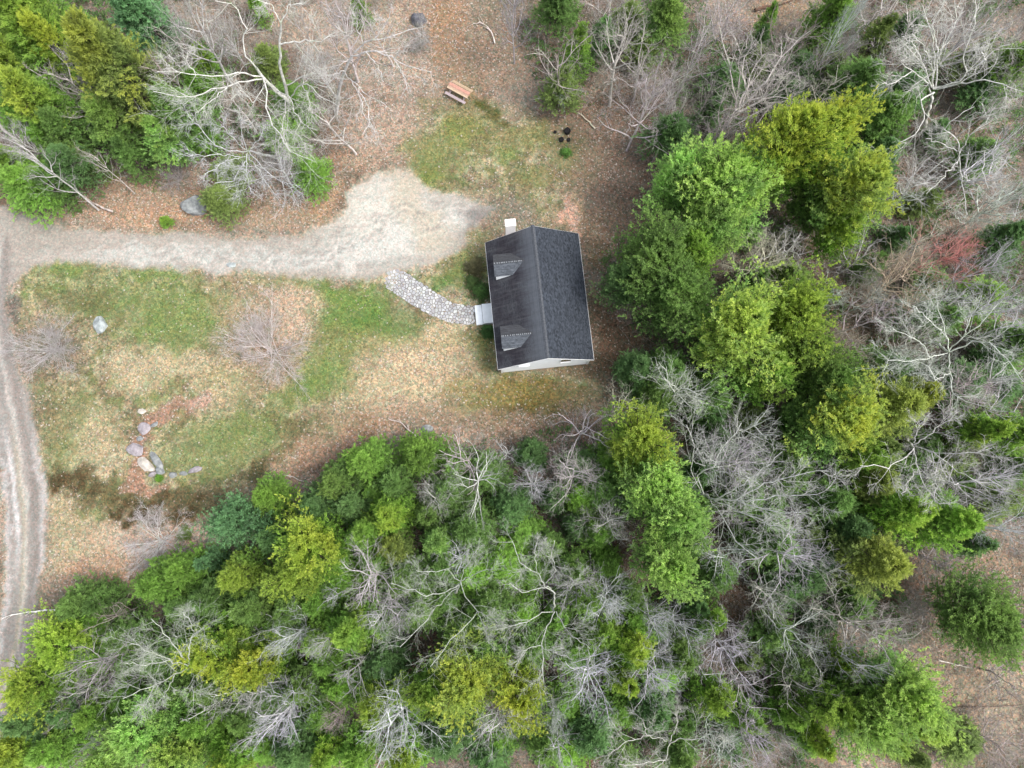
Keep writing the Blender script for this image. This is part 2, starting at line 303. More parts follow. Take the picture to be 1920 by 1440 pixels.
sub_sheet('gravel_driveway', inD, .006); sub_sheet('dirt_road', inR, .010)

# ---------------------------------------------------------------- fallen leaves (uncountable)
rng = np.random.default_rng(5)
def scatter_leaves(n):
    X = rng.uniform(-46, 46, n * 2); Y = rng.uniform(-22, 44, n * 2); px, py = to_px(X, Y)
    c, s, d, r, cl = ground_eval(X[None], Y[None]); c = c[0]; d = d[0]; r = r[0]
    brown = (c[:, 0] / (c[:, 1] + 1e-4)); dens = np.clip((brown - .95) * 2.2, .12, 1) * (.3 + 1.1 * fbm(X * .7, Y * .7, 71)); lum = c.mean(1); dens = dens * (.12 + .88 * sstep(.05, .13, lum)); dens = np.where((d > -2) | (r > -2), .02, dens)
    hp = (np.abs(X - 2.04) < 3.4) & (np.abs(Y - 14.74) < 4.8)
    k = (rng.random(n * 2) < dens) & ~hp; X, Y, c = X[k][:n], Y[k][:n], c[k][:n]; n = len(X)
    L = rng.uniform(.045, .10, n); W = L * rng.uniform(.45, .8, n); a = rng.uniform(0, 6.28, n); u = np.stack([np.cos(a), np.sin(a), rng.uniform(-.35, .35, n)], 1); v = np.stack([-np.sin(a), np.cos(a), rng.uniform(-.35, .35, n)], 1)
    ctr = np.stack([X, Y, relief(X, Y) + .035 + rng.random(n) * .03], 1)
    q = np.stack([ctr - u * L[:, None], ctr - v * W[:, None], ctr + u * L[:, None], ctr + v * W[:, None]], 1).reshape(-1, 3)
    pal = np.array([g(226, 204, 178), g(206, 170, 144), g(190, 144, 122), g(168, 130, 112), g(232, 216, 196), g(138, 110, 96)])
    cc = pal[rng.integers(0, 6, n)] * .62 + c * .38 * 1.1
    return q, np.arange(4 * n).reshape(n, 4), np.repeat(cc, 4, 0)
q, f, cc = scatter_leaves(95000)
me = mesh_np('fallen_leaves', q, f); attr_c(me, 'gcol', cc)
m, n, b = new_mat('dry_leaves', .85, .2); at = n.nodes.new('ShaderNodeAttribute'); at.attribute_name = 'gcol'; n.links.new(at.outputs['Color'], b.inputs['Base Color'])
tag(link('fallen_leaves', me, m), 'pale and rust coloured dry leaves littering grass and woodland floor', 'leaf litter', kind='stuff')
# grass tufts (uncountable)
def scatter_grass(n):
    X = rng.uniform(-45, 12, n * 3); Y = rng.uniform(-6, 34, n * 3); px, py = to_px(X, Y); c, s, d, r, cl = ground_eval(X[None], Y[None]); c = c[0]; d = d[0]; r = r[0]
    green = c[:, 1] / (c[:, 0] + 1e-4); ins = np.maximum(poly_sd(LAWN, px, py), poly_sd(LAWN2, px, py)) > -8; k = (rng.random(n * 3) < np.clip((green - .78) * 2.5, .1, 1)) & ins & (c.mean(1) > .06) & (d < -1) & (r < -1)
    hp = (np.abs(X - 2.04) < 3.6) & (np.abs(Y - 14.74) < 4.9); k &= ~hp
    X, Y, c = X[k][:n], Y[k][:n], c[k][:n]; n = len(X); L = rng.uniform(.06, .13, n); a = rng.uniform(0, 6.28, n); W = .018
    base = np.stack([X, Y, relief(X, Y) + 0 * X], 1); d = np.stack([np.cos(a) * .8, np.sin(a) * .8, rng.uniform(.3, 1, n)], 1) * L[:, None]; s = np.stack([-np.sin(a), np.cos(a), 0 * a], 1) * W
    v = np.stack([base - s, base + s, base + d], 1).reshape(-1, 3); cc = c * rng.uniform(.75, 1.5, n)[:, None]
    return v, np.arange(3 * n).reshape(n, 3), np.repeat(cc, 3, 0)
q, f, cc = scatter_grass(120000)
me = mesh_np('lawn_grass', q, f); attr_c(me, 'gcol', np.clip(cc, 0, .8))
tag(link('lawn_grass', me, m), 'short patchy green and straw coloured grass on the lawn', 'grass', kind='stuff')
# ================================================================ HOUSE
HA = rad(5.9); HC = (2.04, 14.74)
house = empty('house', (HC[0], HC[1], 0), HA)
tag(house, 'small white storey-and-a-half house with dark shingle gable roof, two dormers and white chimney', 'house')
HMI = Matrix.Translation((HC[0], HC[1], 0)) @ Matrix.Rotation(HA, 4, 'Z'); HMI = HMI.inverted()
def hloc(px, py, z):
    x, y = ground_xy(px, py, z); p = HMI @ Vector((x, y, z)); return p
HL = 10.0; HW = 7.25; EZ = 2.62; RZ = 5.12; OH = .16; EO = .28
def shingle(name, base, worn=None, course=.14, axis_='X', speck=.5):
    m, n, b = new_mat(name, .9, .2); co = objco(n)
    vo = n.nodes.new('ShaderNodeSeparateColor'); mp = N(n, 'ShaderNodeMapping'); mp.inputs['Scale'].default_value = (1, .55, 1) if axis_ == 'X' else (.55, 1, 1); n.links.new(co, mp.inputs['Vector'])
    n.links.new(voro(n, 11, mp.outputs[0], 1), vo.inputs[0])
    base = np.array(base); c = mixc(n, mrange(n, vo.outputs[0], 0, 1, 0, 1), tuple(base * (1 - speck)), tuple(base * (1 + speck)))
    if worn is not None:       # west slope: algae streaks and paler, scoured shingles below the ridge
        sx = N(n, 'ShaderNodeMapping'); sx.inputs['Scale'].default_value = (.35, 3.2, .35); n.links.new(co, sx.inputs['Vector']); s1 = noise(n, 1.6, 6, sx.outputs[0], .65)
        big = noise(n, .55, 3, co); c = mixc(n, mrange(n, big, .42, .56, 0, .85), c, worn[1]); c = mixc(n, mrange(n, s1, .47, .68, 0, .5), c, worn[2])
        sep = n.nodes.new('ShaderNodeSeparateXYZ'); n.links.new(co, sep.inputs[0]); ad = N(n, 'ShaderNodeMath', op='MULTIPLY_ADD', i_1=1.3); n.links.new(noise(n, 1.1, 5, sx.outputs[0]), ad.inputs[0]); n.links.new(sep.outputs[0], ad.inputs[2])
        c = mixc(n, mrange(n, ad.outputs[0], -.9, .55, 0, .9), c, worn[0])
        sp = noise(n, 9, 3, sx.outputs[0], .8); c = mixc(n, mrange(n, sp, .62, .78, 0, .35), c, (.22, .23, .24))
    sep = n.nodes.new('ShaderNodeSeparateXYZ'); n.links.new(co, sep.inputs[0])
    wv = N(n, 'ShaderNodeMath', op='PINGPONG', i_1=course); n.links.new(sep.outputs[0 if axis_ == 'X' else 1], wv.inputs[0])
    line = mrange(n, wv.outputs[0], 0, course * .3, .86 if axis_ == 'X' else .68, 1.0); c = mixc(n, 1.0, c, (1, 1, 1), 'MULTIPLY')
    sc = N(n, 'ShaderNodeVectorMath', op='SCALE'); n.links.new(c, sc.inputs[0]); n.links.new(line, sc.inputs['Scale'])
    n.links.new(sc.outputs[0], b.inputs['Base Color']); bump(n, b, vo.outputs[0], .35, .02); return m
M_EAST = shingle('slate_shingle', (.032, .038, .049), speck=.48)
M_WEST = shingle('worn_shingle', (.036, .038, .045), ((.092, .102, .118), (.020, .018, .024), (.070, .070, .076)), speck=.35)
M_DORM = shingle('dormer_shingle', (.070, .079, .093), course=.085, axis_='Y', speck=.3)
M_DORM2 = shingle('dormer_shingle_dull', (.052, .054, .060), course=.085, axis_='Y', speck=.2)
M_WHITE = simple('white_clapboard', (.80, .83, .86), .6, .05, 3)
M_TRIM = simple('white_trim', (.80, .81, .82), .5, .04, 4)
M_CONC = simple('concrete', (.72, .75, .77), .8, .08, 2.5)
M_GREY = simple('grey_concrete', (.35, .34, .33), .9, .15, 5)
m, n, b = new_mat('window_glass', .08, .8); b.inputs['Base Color'].default_value = (.02, .025, .035, 1); M_GLASS = m
M_CHIM = simple('painted_chimney', (.72, .68, .66), .8, .1, 7)
M_TAB = simple('weathered_tab', (.24, .26, .28), .8, .2, 9)
M_DARK = simple('flue_clay', (.05, .045, .045), .9, .3, 5)
M_CAPR = simple('ridge_cap_shingle', (.065, .071, .082), .9, .3, 9)
hw = HW / 2; hl = HL / 2
x0, x1, y0, y1 = -hw + EO, hw - EO, -hl + OH, hl - OH
slope = (RZ - EZ) / hw
# walls: one pentagonal shell with clapboard courses as real laps on the gables
fz = .35
wz = EZ + EO * slope - .13; rz = RZ - .13
mb = MB()
mb.prism([(x0, y0, fz), (x1, y0, fz), (x1, y0, wz), (0, y0, rz), (x0, y0, wz)], (0, y1 - y0, 0))
walls = mb.build('wall', M_WHITE, house)
cb = MB()
k = 0; z = fz + .02
while z < rz - .12:
    h = .1; zz = z + h; hwid = x1 - .12 if zz < wz else (rz - zz) / slope - .02
    if hwid > .1:
        for yy, s in ((y0, -1), (y1, 1)): cb.prism([(-hwid, yy, z), (-hwid, yy, zz), (-hwid, yy + s * .004, zz), (-hwid, yy + s * .016, z)], (2 * hwid, 0, 0))
    if zz < wz - .05:
        for xx, s in ((x0, -1), (x1, 1)): cb.prism([(xx, y0 + .12, z), (xx, y0 + .12, zz), (xx + s * .004, y0 + .12, zz), (xx + s * .016, y0 + .12, z)], (0, y1 - y0 - .24, 0))
    z += .11
cb.build('clapboard_siding', M_WHITE, house)
for xx in (x0, x1):
    for yy in (y0, y1): MB().box(xx - .06, xx + .06, yy - .06, yy + .06, fz, wz - .02).build('corner_board', M_TRIM, house)
MB().box(x0 + .03, x1 - .03, y0 + .03, y1 - .03, -.2, fz + .01).build('foundation', M_GREY, house)
# roof: two slabs butting at the ridge
T = .11
def slab(s): return MB().prism([(0, -hl, RZ), (s * hw, -hl, EZ), (s * hw, -hl, EZ - T), (0, -hl, RZ - T - .02)], (0, HL, 0))
roof = slab(1).build('roof', M_EAST, house); roof['label'] = 'dark slate blue speckled shingle slope facing the woods'
roofw = slab(-1).build('roof', M_WEST, house); roofw['label'] = 'worn purple black shingle slope carrying the dormers'
rc = MB(); rnd = random.Random(3)
yy = -hl - .005
while yy < hl - .1:
    j = rnd.uniform(-.004, .004)
    for s in (-1, 1): rc.prism([(0, yy, RZ + .022 + j), (s * .15, yy, RZ + .022 + j - .15 * slope), (s * .15, yy, RZ + .004 - .15 * slope), (0, yy, RZ + .004)], (0, .205, 0))
    yy += .215
rc.build('ridge_cap', M_CAPR, roofw)
# rake and eave boards
for yy, d in ((-hl, -.022), (hl, .022)):
    tr = MB()
    for s in (-1, 1): tr.prism([(s * .0, yy, RZ - .03), (s * (hw - .01), yy, EZ - .03), (s * (hw - .01), yy, EZ - .19), (0, yy, RZ - .19)], (0, d, 0))
    tr.build('rake_board', M_TRIM, house)
for s in (-1, 1): MB().box(min(s * hw, s * (hw + .02)), max(s * hw, s * (hw + .02)), -hl + .01, hl - .01, EZ - .17, EZ - .025).build('eave_board', M_TRIM, house)
# gable windows, doors
def window(parent, cx, cy, cz, ww, hh, face, pr=.05):
    """face: 'S','N','W','E' outward"""
    R = {'S': 0, 'E': rad(90), 'N': rad(180), 'W': rad(-90)}[face]; m = Matrix.Translation((cx, cy, cz)) @ Matrix.Rotation(R, 4, 'Z')
    f = MB(); t = .09 if pr > .03 else .05
    f.box(-ww / 2 - t, -ww / 2, -pr, .01, -hh / 2 - t, hh / 2 + t, m); f.box(ww / 2, ww / 2 + t, -pr, .01, -hh / 2 - t, hh / 2 + t, m)
    f.box(-ww / 2, ww / 2, -pr, .01, hh / 2, hh / 2 + t, m); f.box(-ww / 2, ww / 2, -.07, .01, -hh / 2 - t, -hh / 2, m); f.box(-ww / 2, ww / 2, -pr + .004, -pr + .02, -.02, .02, m) if pr > .03 else None; f.box(-.012, .012, -pr + .006, -.001, -hh / 2, hh / 2, m)
    fr = f.build('window', M_TRIM, parent); MB().box(-ww / 2, ww / 2, -.024, -.004, -hh / 2, hh / 2, m).build('pane', M_GLASS, fr)
window(house, 1.50, y0 - .02, 2.75, .75, 1.0, 'S', .028)
MB().box(-2.05, -1.25, y0 - .22, y0 - .018, 3.02, 3.07).build('awning', M_TRIM, house)
for wx_ in (-.2, 2.3): window(house, wx_, y1 + .01, 1.6, .75, 1.1, 'N')
for wy_ in (-3.3, -1.8, 1.6, 3.4): window(house, x0 - .01, wy_, 1.55, .8, 1.15, 'W')
for wy_ in (-3.3, -.4, 2.6): window(house, x1 + .01, wy_, 1.55, .8, 1.15, 'E')
# front steps
sc_ = hloc(905, 589, .3); sy = sc_.y
st = MB().box(x0 - 1.06, x0 - .02, sy - .80, sy + .80, -.05, .42).build('front_step', M_CONC, house, .015)
st = MB().box(x0 - 1.62, x0 - 1.085, sy - .80, sy + .80, -.05, .22).build('front_step', M_CONC, house, .015)
M_DOOR = simple('green_door', (.08, .12, .09), .5, .1, 3)
dr = MB().box(x0 - .05, x0 - .005, sy - .47, sy + .47, .42, 2.35).build('door', M_DOOR, house)
MB().box(x0 - .11, x0 - .05, sy + .34, sy + .38, 1.3, 1.42).build('handle', M_DARK, dr)
# dormers on the west slope
for px, py in ((950, 494), (967, 629)):
    c = hloc(px, py, 4.1); cy = c.y; dm = empty('dormer'); dm.parent = house
    fx = -3.16; dz = 4.52; de = 3.90; dw = .86; ow = .845
    def rx(z): return -(RZ - z) / slope     # x where the main slope has height z
    wl = MB(); zb = RZ + fx * slope
    wl.prism([(fx + .1, cy - ow, zb + .02), (fx + .1, cy + ow, zb + .02), (fx + .1, cy + ow, de - .03), (fx + .1, cy, dz - .1), (fx + .1, cy - ow, de - .03)], (.06, 0, 0))
    for s in (-1, 1): wl.prism([(fx + .165, cy + s * ow, zb + .06), (rx(de - .03) + .02, cy + s * ow, de - .03), (fx + .165, cy + s * ow, de - .03)], (0, -s * .05, 0))
    wl.build('wall', M_WHITE, dm)
    for s, mt in ((-1, M_DORM), (1, M_DORM2)):
        a = MB(); th = .05
        v = [(fx, cy, dz), (fx, cy + s * dw, de - .02), (rx(de) + .10, cy + s * dw, de - .02), (rx(dz) + .10, cy, dz)]
        a.prism(v, (0, 0, -th)); a.build('roof', mt, dm)
    rg = MB(); xx = fx - .01
    while xx < rx(dz) - .05:
        j = rnd.uniform(0, .012)
        for s in (-1, 1): rg.prism([(xx, cy, dz + .026 + j), (xx, cy + s * .10, dz - .05 + j), (xx, cy + s * .10, dz - .064), (xx, cy, dz + .004)], (.115, 0, 0))
        xx += .155
    nf = len(rg.f); rt = rg; xx = fx + .05
    while xx < rx(dz) - .1:
        rt.prism([(xx, cy, dz + .052), (xx, cy - .075, dz - .01), (xx, cy - .075, dz - .03), (xx, cy, dz + .035)], (.05, 0, 0)); xx += rnd.choice((.11, .155, .2))
    ro = rg.build('ridge_cap', M_DORM2, dm); ro.data.materials.append(M_TAB)
    for p_ in ro.data.polygons[nf:]: p_.material_index = 1
    window(dm, fx + .09, cy, 3.55, .62, .7, 'W')
# chimney outside the north gable
cc_ = hloc(958, 427, 5.4); cxm = cc_.x
ch = MB().box(cxm - .36, cxm + .36, hl + .03, hl + .53, -.1, 5.32).box(cxm - .40, cxm + .40, hl - .01 + .03, hl + .57, 5.32, 5.45).build('chimney', M_CHIM, house, .01)
MB().box(cxm - .16, cxm + .16, hl + .16, hl + .44, 5.45, 5.52).build('flue', M_CHIM, ch, .01)
# small vent pipe
# rear door deck at the north gable
M_WOOD = simple('weathered_deck_wood', (.19, .115, .09), .8, .3, 8)
dk = MB()
for i in range(9): dk.box(-.75 + i * .29, -.75 + i * .29 + .275, hl + .02, hl + 1.0, .40, .44)
for xx in (-.7, 1.8):
    for yy in (hl + .1, hl + .9): dk.box(xx - .05, xx + .05, yy - .05, yy + .05, -.1, .40)
dk.build('back_landing', M_WOOD, house, .004)
MB().box(.35, 1.6, hl + .02, hl + .78, .46, .62).build('bulkhead', simple('pale_green_paint', (.55, .62, .58), .6, .08, 4), house, .01)

# ================================================================ FLAGSTONE PATH
def clip(poly, a, b, c):   # keep a*x+b*y<=c
    out = []
    for i in range(len(poly)):
        p, q = poly[i], poly[(i + 1) % len(poly)]; dp = a * p[0] + b * p[1] - c; dq = a * q[0] + b * q[1] - c
        if dp <= 0: out.append(p)
        if dp * dq < 0: t = dp / (dp - dq); out.append((p[0] + t * (q[0] - p[0]), p[1] + t * (q[1] - p[1])))
    return out
cl = [(745, 527), (765, 540), (790, 556), (815, 572), (845, 586), (872, 591), (891, 591)]; wdt = [24, 24, 24, 22.5, 20.5, 20, 19]
clw = [ground_xy(*p) for p in cl]; wm = [w_ / 25.0 for w_ in wdt]
rnd = random.Random(12); inside, ghosts = [], []
def nearest(p):
    best = (1e9, 0)
    for i in range(len(clw) - 1):
        a, b_ = clw[i], clw[i + 1]; ex, ey = b_[0] - a[0], b_[1] - a[1]; t = max(0, min(1, ((p[0] - a[0]) * ex + (p[1] - a[1]) * ey) / (ex * ex + ey * ey)))
        d = math.hypot(p[0] - a[0] - t * ex, p[1] - a[1] - t * ey) / (wm[i] * (1 - t) + wm[i + 1] * t)
        if d < best[0]: best = (d, i + t)
    return best
tries = 0; pts = []
while tries < 9000:
    tries += 1; p = (rnd.uniform(clw[0][0] - 1.4, clw[-1][0] + .8), rnd.uniform(clw[-1][1] - 1.4, clw[0][1] + 1.4)); d, t = nearest(p)
    if d > 1.45: continue
    md = .16 + .38 * rnd.random() ** 1.5
    if any(math.hypot(p[0] - q_[0], p[1] - q_[1]) < md for q_ in pts): continue
    pts.append(p); 
stones = MB(); scol = []
endx = clw[-1][0] + .02
for p in pts:
    d, t = nearest(p)
    if d > 1.04 or p[0] > endx - .05: continue
    poly = [(p[0] - .6, p[1] - .6), (p[0] + .6, p[1] - .6), (p[0] + .6, p[1] + .6), (p[0] - .6, p[1] + .6)]
    for q_ in pts:
        if q_ is p: continue
        dx, dy = q_[0] - p[0], q_[1] - p[1]; L = math.hypot(dx, dy)
        if L > 1.3: continue
        poly = clip(poly, dx / L, dy / L, (p[0] * dx + p[1] * dy) / L + L / 2 - .023)
        if len(poly) < 3: break
    i0 = min(int(t), len(clw) - 2); f0 = t - i0; ax_, bx_ = clw[i0], clw[i0 + 1]; ex_, ey_ = bx_[0] - ax_[0], bx_[1] - ax_[1]; L = math.hypot(ex_, ey_); nx_, ny_ = -ey_ / L, ex_ / L; cxx, cyy = ax_[0] + ex_ * f0, ax_[1] + ey_ * f0; ww = wm[i0] * (1 - f0) + wm[i0 + 1] * f0 + rnd.uniform(-.03, .03)
    poly = clip(poly, nx_, ny_, nx_ * cxx + ny_ * cyy + ww); poly = clip(poly, -nx_, -ny_, -(nx_ * cxx + ny_ * cyy) + ww) if len(poly) > 2 else poly
    if len(poly) < 3: continue
    poly = clip(poly, 1, 0, endx)
    if len(poly) < 3: continue
    zt = .028 + rnd.random() * .012; c = rnd.choice([(.52, .54, .57), (.46, .47, .50), (.60, .61, .62), (.42, .42, .46), (.56, .59, .58), (.66, .66, .66), (.40, .39, .42)]); k = rnd.uniform(.46, .82)
    b0 = len(stones.v); stones.prism([(a, b_, -.02) for a, b_ in poly], (0, 0, zt + .02)); scol += [tuple(x * k for x in c)] * (len(stones.v) - b0)
me = bpy.data.meshes.new('flagstone_path'); me.from_pydata(stones.v, [], stones.f); attr_c(me, 'gcol', scol)
m, n, b = new_mat('flagstone', .75, .3); at = n.nodes.new('ShaderNodeAttribute'); at.attribute_name = 'gcol'; co = objco(n)
n.links.new(mixc(n, mrange(n, noise(n, 6, 5, co), .3, .7, 0, .5), at.outputs['Color'], (.36, .36, .35)), b.inputs['Base Color']); bump(n, b, noise(n, 14, 4, co), .3, .02)
bm = bmesh.new(); bm.from_mesh(me); bmesh.ops.recalc_face_normals(bm, faces=bm.faces[:]); bm.to_mesh(me); bm.free()
fp = link('flagstone_path', me, m); tag(fp, kind='structure')
# sandy joint bed under the stones
le, ri = [], []
for i, (a, w_) in enumerate(zip(clw, wm)):
    p, q_ = clw[max(0, i - 1)], clw[min(len(clw) - 1, i + 1)]; dx, dy = q_[0] - p[0], q_[1] - p[1]; L = math.hypot(dx, dy)
    le.append((a[0] - dy / L * w_ * .97, a[1] + dx / L * w_ * .97, .008)); ri.append((a[0] + dy / L * w_ * .97, a[1] - dx / L * w_ * .97, .008))
nb = len(le); me = bpy.data.meshes.new('path_bed'); me.from_pydata(le + ri, [], [(i, i + 1, nb + i + 1, nb + i) for i in range(nb - 1)])
tag(link('path_bed', me, simple('path_joint_soil', (.12, .112, .10), .95, .3, 10)), kind='structure')

# ================================================================ PICNIC TABLE
pc = ground_xy(860, 168.5, .74)
pa = ground_xy(843.5, 147.5, .74); pb = ground_xy(886, 170.5, .74); ang = math.atan2(pb[1] - pa[1], pb[0] - pa[0])
pt = empty('picnic_table', (pc[0], pc[1], 0), ang); tag(pt, 'reddish wooden picnic table with two greyed plank benches standing on leaf litter', 'picnic table')
M_TOP = [simple('cedar_plank', c_, .7, .22, 9) for c_ in ((.44, .22, .17), (.38, .22, .165), (.36, .25, .18), (.33, .20, .15), (.46, .34, .24))]; M_BENCH = simple('greyed_plank', (.33, .27, .28), .8, .2, 9); M_BENCH2 = simple('tan_plank', (.36, .27, .18), .8, .2, 9)
plw = .135
for i in range(5):
    yy = -.30 + i * .122
    MB().box(-.97, .97, yy, yy + .112, .70, .74).build('table_plank', M_TOP[[4, 2, 3, 0, 1][i]], pt, .004)
for s, mt in ((-1, M_BENCH), (1, M_BENCH2)):
    bb = MB(); bb.box(-.97, .97, s * .60 - .11, s * .60 - .004, .42, .455).box(-.97, .97, s * .60 + .004, s * .60 + .11, .42, .455); bb.build('bench', mt, pt, .004)
for xx in (-.66, .66):
    for s in (-1, 1): MB().prism([(xx - .02, s * .22, .66), (xx - .02, s * .31, .66), (xx - .02, s * .60, 0), (xx - .02, s * .51, 0)], (.04, 0, 0)).build('leg', M_BENCH, pt)
    MB().box(xx + .022, xx + .062, -.68, .68, .33, .415).build('bench_support', M_BENCH, pt); MB().box(xx + .022, xx + .062, -.28, .28, .62, .696).build('top_support', M_BENCH, pt)

# ================================================================ BOULDERS
def rock_mat(name, c, c2):
    m, n, b = new_mat(name, .9, .2); co = objco(n)
    a = mixc(n, mrange(n, noise(n, 2.5, 6, co, .65), .38, .62, 0, 1), c, c2); a = mixc(n, mrange(n, noise(n, 9, 4, co, .7), .55, .7, 0, .5), a, (.20, .24, .18))
    n.links.new(a, b.inputs['Base Color']); bump(n, b, noise(n, 8, 6, co, .7), .6, .05); return m
R1 = rock_mat('grey_rock', (.14, .15, .155), (.28, .29, .29)); R2 = rock_mat('pale_rock', (.20, .225, .23), (.37, .40, .40)); R3 = rock_mat('mauve_rock', (.19, .17, .18), (.33, .30, .32)); R4 = rock_mat('dark_rock', (.06, .06, .07), (.14, .14, .16)); R5 = rock_mat('cream_rock', (.34, .31, .27), (.50, .46, .42))
def boulder(px, py, rx, ry, hz, rot, mat, label, seed, group=None, name='boulder', pts=None):
    x, y = ground_xy(px, py, hz * .5); r = np.random.default_rng(seed)
    bm = bmesh.new(); bmesh.ops.create_icosphere(bm, subdivisions=4, radius=1)
    planes = [(Vector(r.normal(size=3)).normalized(), r.uniform(.62, .88)) for _ in range(11)]
    off = Vector(r.uniform(-9, 9, 3))
    from mathutils import noise as mn
    for v in bm.verts:
        for nn, dd in planes:
            e = v.co.dot(nn)
            if e > dd: v.co -= nn * (e - dd) * .92
        v.co *= 1 + .10 * mn.noise(v.co * 1.6 + off) + .05 * mn.noise(v.co * 5 + off)
        v.co.x *= rx / 25 * 1.12; v.co.y *= ry / 25 * 1.12; v.co.z = v.co.z * hz * .75 + hz * .2
    me = bpy.data.meshes.new(name); bm.to_mesh(me); bm.free(); me.materials.append(mat)
    o = bpy.data.objects.new(name, me); COL.objects.link(o); o.location = (x, y, -.10 * hz); o.rotation_euler = (0, 0, rad(rot)); tag(o, label, 'rock', group); return o
boulder(360, 382, 25, 24, .95, 20, R1, 'large grey boulder on leaf litter just above the gravel driveway', 1)
boulder(186, 608, 13, 17, .7, 10, R2, 'pale blue grey boulder standing alone on the lawn', 2)
boulder(785, 32, 16, 15, .8, 0, R4, 'dark boulder in rusty leaf litter near the top edge', 3)
gl = 'rocks edging the mulch bed'
boulder(267, 804, 12, 12, .42, 0, R3, 'rounded mauve grey rock, topmost of the rocks edging the mulch bed', 4, gl)
boulder(252, 842, 17, 13, .45, -5, R3, 'broad mauve rock with pale patches, left of the mulch bed', 5, gl)
boulder(271, 871, 19, 9, .5, -40, R5, 'large cream coloured slab rock, palest at the mulch bed', 6, gl)
boulder(290, 862, 19, 7, .42, -50, R1, 'dark grey rock lying against the cream slab rock', 7, gl)
boulder(299, 882, 9, 7, .32, -30, R1, 'small grey rock at the lower end of the cream slab', 8, gl)
boulder(323, 890, 7, 6, .28, 0, R1, 'smallest round blue grey rock at the foot of the mulch bed', 9, gl)
boulder(365, 881, 13, 6, .3, 25, R3, 'long low mauve rock rightmost of the mulch bed rocks', 10, gl)
boulder(288, 796, 9, 4, .22, 30, R1, 'flat half buried rock beside the mulch path above the others', 11, gl)
boulder(284, 889, 8, 5, .25, 20, R3, 'small mauve rock tucked between the cream slab and the tiny green plant', 21, gl)
boulder(343, 888, 7, 4, .18, 0, R1, 'low grey stone between the smallest round rock and the long mauve rock', 22, gl)
boulder(262, 822, 7, 5, .2, 10, R1, 'small grey stone between the two largest mauve rocks', 23, gl)
boulder(266, 771, 8, 6, .1, 0, R5, 'pale flat stone sunk in dry grass above the rock group', 12)
boulder(800, 804, 11, 8, .4, 0, R1, 'grey rock in leaf litter at the lower edge of the clearing', 13)
boulder(434, 496, 10, 5, .1, 0, R2, 'low whitish stone embedded in the gravel driveway', 14)
# charred log sections of the old fire spot
M_CHAR = simple('charred_wood', (.012, .011, .012), .9, .4, 8)
def stump(px, py, r, h, label, seed):
    x, y = ground_xy(px, py, h / 2); rr = np.random.default_rng(seed); bm = bmesh.new(); nn = 14
    outer = []; 
    for z_, k_ in ((-.05, 1.05), (h * .5, .96), (h * .92, .98), (h, .9)): outer.append([bm.verts.new((math.cos(6.283 * i / nn) * r * k_ * (1 + .12 * math.sin(i * 2.1 + seed)), math.sin(6.283 * i / nn) * r * k_ * (1 + .12 * math.cos(i * 1.7 + seed)), z_)) for i in range(nn)])
    for a, b_ in zip(outer[:-1], outer[1:]):
        for i in range(nn): bm.faces.new((a[i], a[(i + 1) % nn], b_[(i + 1) % nn], b_[i]))
    inner = [bm.verts.new((v.co.x * .7, v.co.y * .7, h - .05)) for v in outer[-1]]
    for i in range(nn): bm.faces.new((outer[-1][i], outer[-1][(i + 1) % nn], inner[(i + 1) % nn], inner[i]))
    bm.faces.new(inner); me = bpy.data.meshes.new('charred_stump'); bm.to_mesh(me); bm.free(); me.materials.append(M_CHAR)
    o = bpy.data.objects.new('charred_stump', me); COL.objects.link(o); o.location = (x, y, 0); tag(o, label, 'stump', 'charred stumps at the fire spot')
stump(1063.5, 245.5, .27, .3, 'largest black charred stump, topmost at the fire spot', 1); stump(1052.5, 261.5, .2, .22, 'round black charred stump at lower left of the fire spot', 2)
stump(1066, 262, .16, .15, 'small black charred stump at lower right of the fire spot', 3); stump(1041, 247.5, .13, .12, 'smallest charred stump, set apart to the left', 4)
# ================================================================ TREE BUILDERS
def unit(v): return v / (np.linalg.norm(v, axis=-1, keepdims=True) + 1e-9)
def grow(P0, D, L, nseg, wig, up, rg):
    """N branches as polylines: points (N, nseg+1, 3)"""
    n = len(P0); pts = np.zeros((n, nseg + 1, 3)); pts[:, 0] = P0; d = unit(D)
    for i in range(nseg):
        d = unit(d + rg.normal(size=(n, 3)) * wig + np.array([0, 0, up])); pts[:, i + 1] = pts[:, i] + d * (L / nseg)[:, None]
    return pts
def tubes(pts, R, sides):
    """pts (N,S,3), R (N,S) -> verts, quads"""
    n, s, _ = pts.shape; t = np.zeros_like(pts); t[:, 1:-1] = pts[:, 2:] - pts[:, :-2]; t[:, 0] = pts[:, 1] - pts[:, 0]; t[:, -1] = pts[:, -1] - pts[:, -2]; t = unit(t)
    u = unit(np.cross(t, np.array([.31, .87, .38]))); v = np.cross(t, u); a = np.arange(sides) * 2 * np.pi / sides
    ring = pts[:, :, None] + R[:, :, None, None] * (u[:, :, None] * np.cos(a)[:, None] + v[:, :, None] * np.sin(a)[:, None])
    idx = np.arange(n * s * sides).reshape(n, s, sides); nx_ = np.roll(idx, -1, 2)
    f = np.stack([idx[:, :-1], nx_[:, :-1], nx_[:, 1:], idx[:, 1:]], -1).reshape(-1, 4)
    return ring.reshape(-1, 3), f
def merge(parts):
    V, F, b = [], [], 0
    for v, f in parts: V.append(v); F.append(f + b); b += len(v)
    return np.concatenate(V), np.concatenate(F)
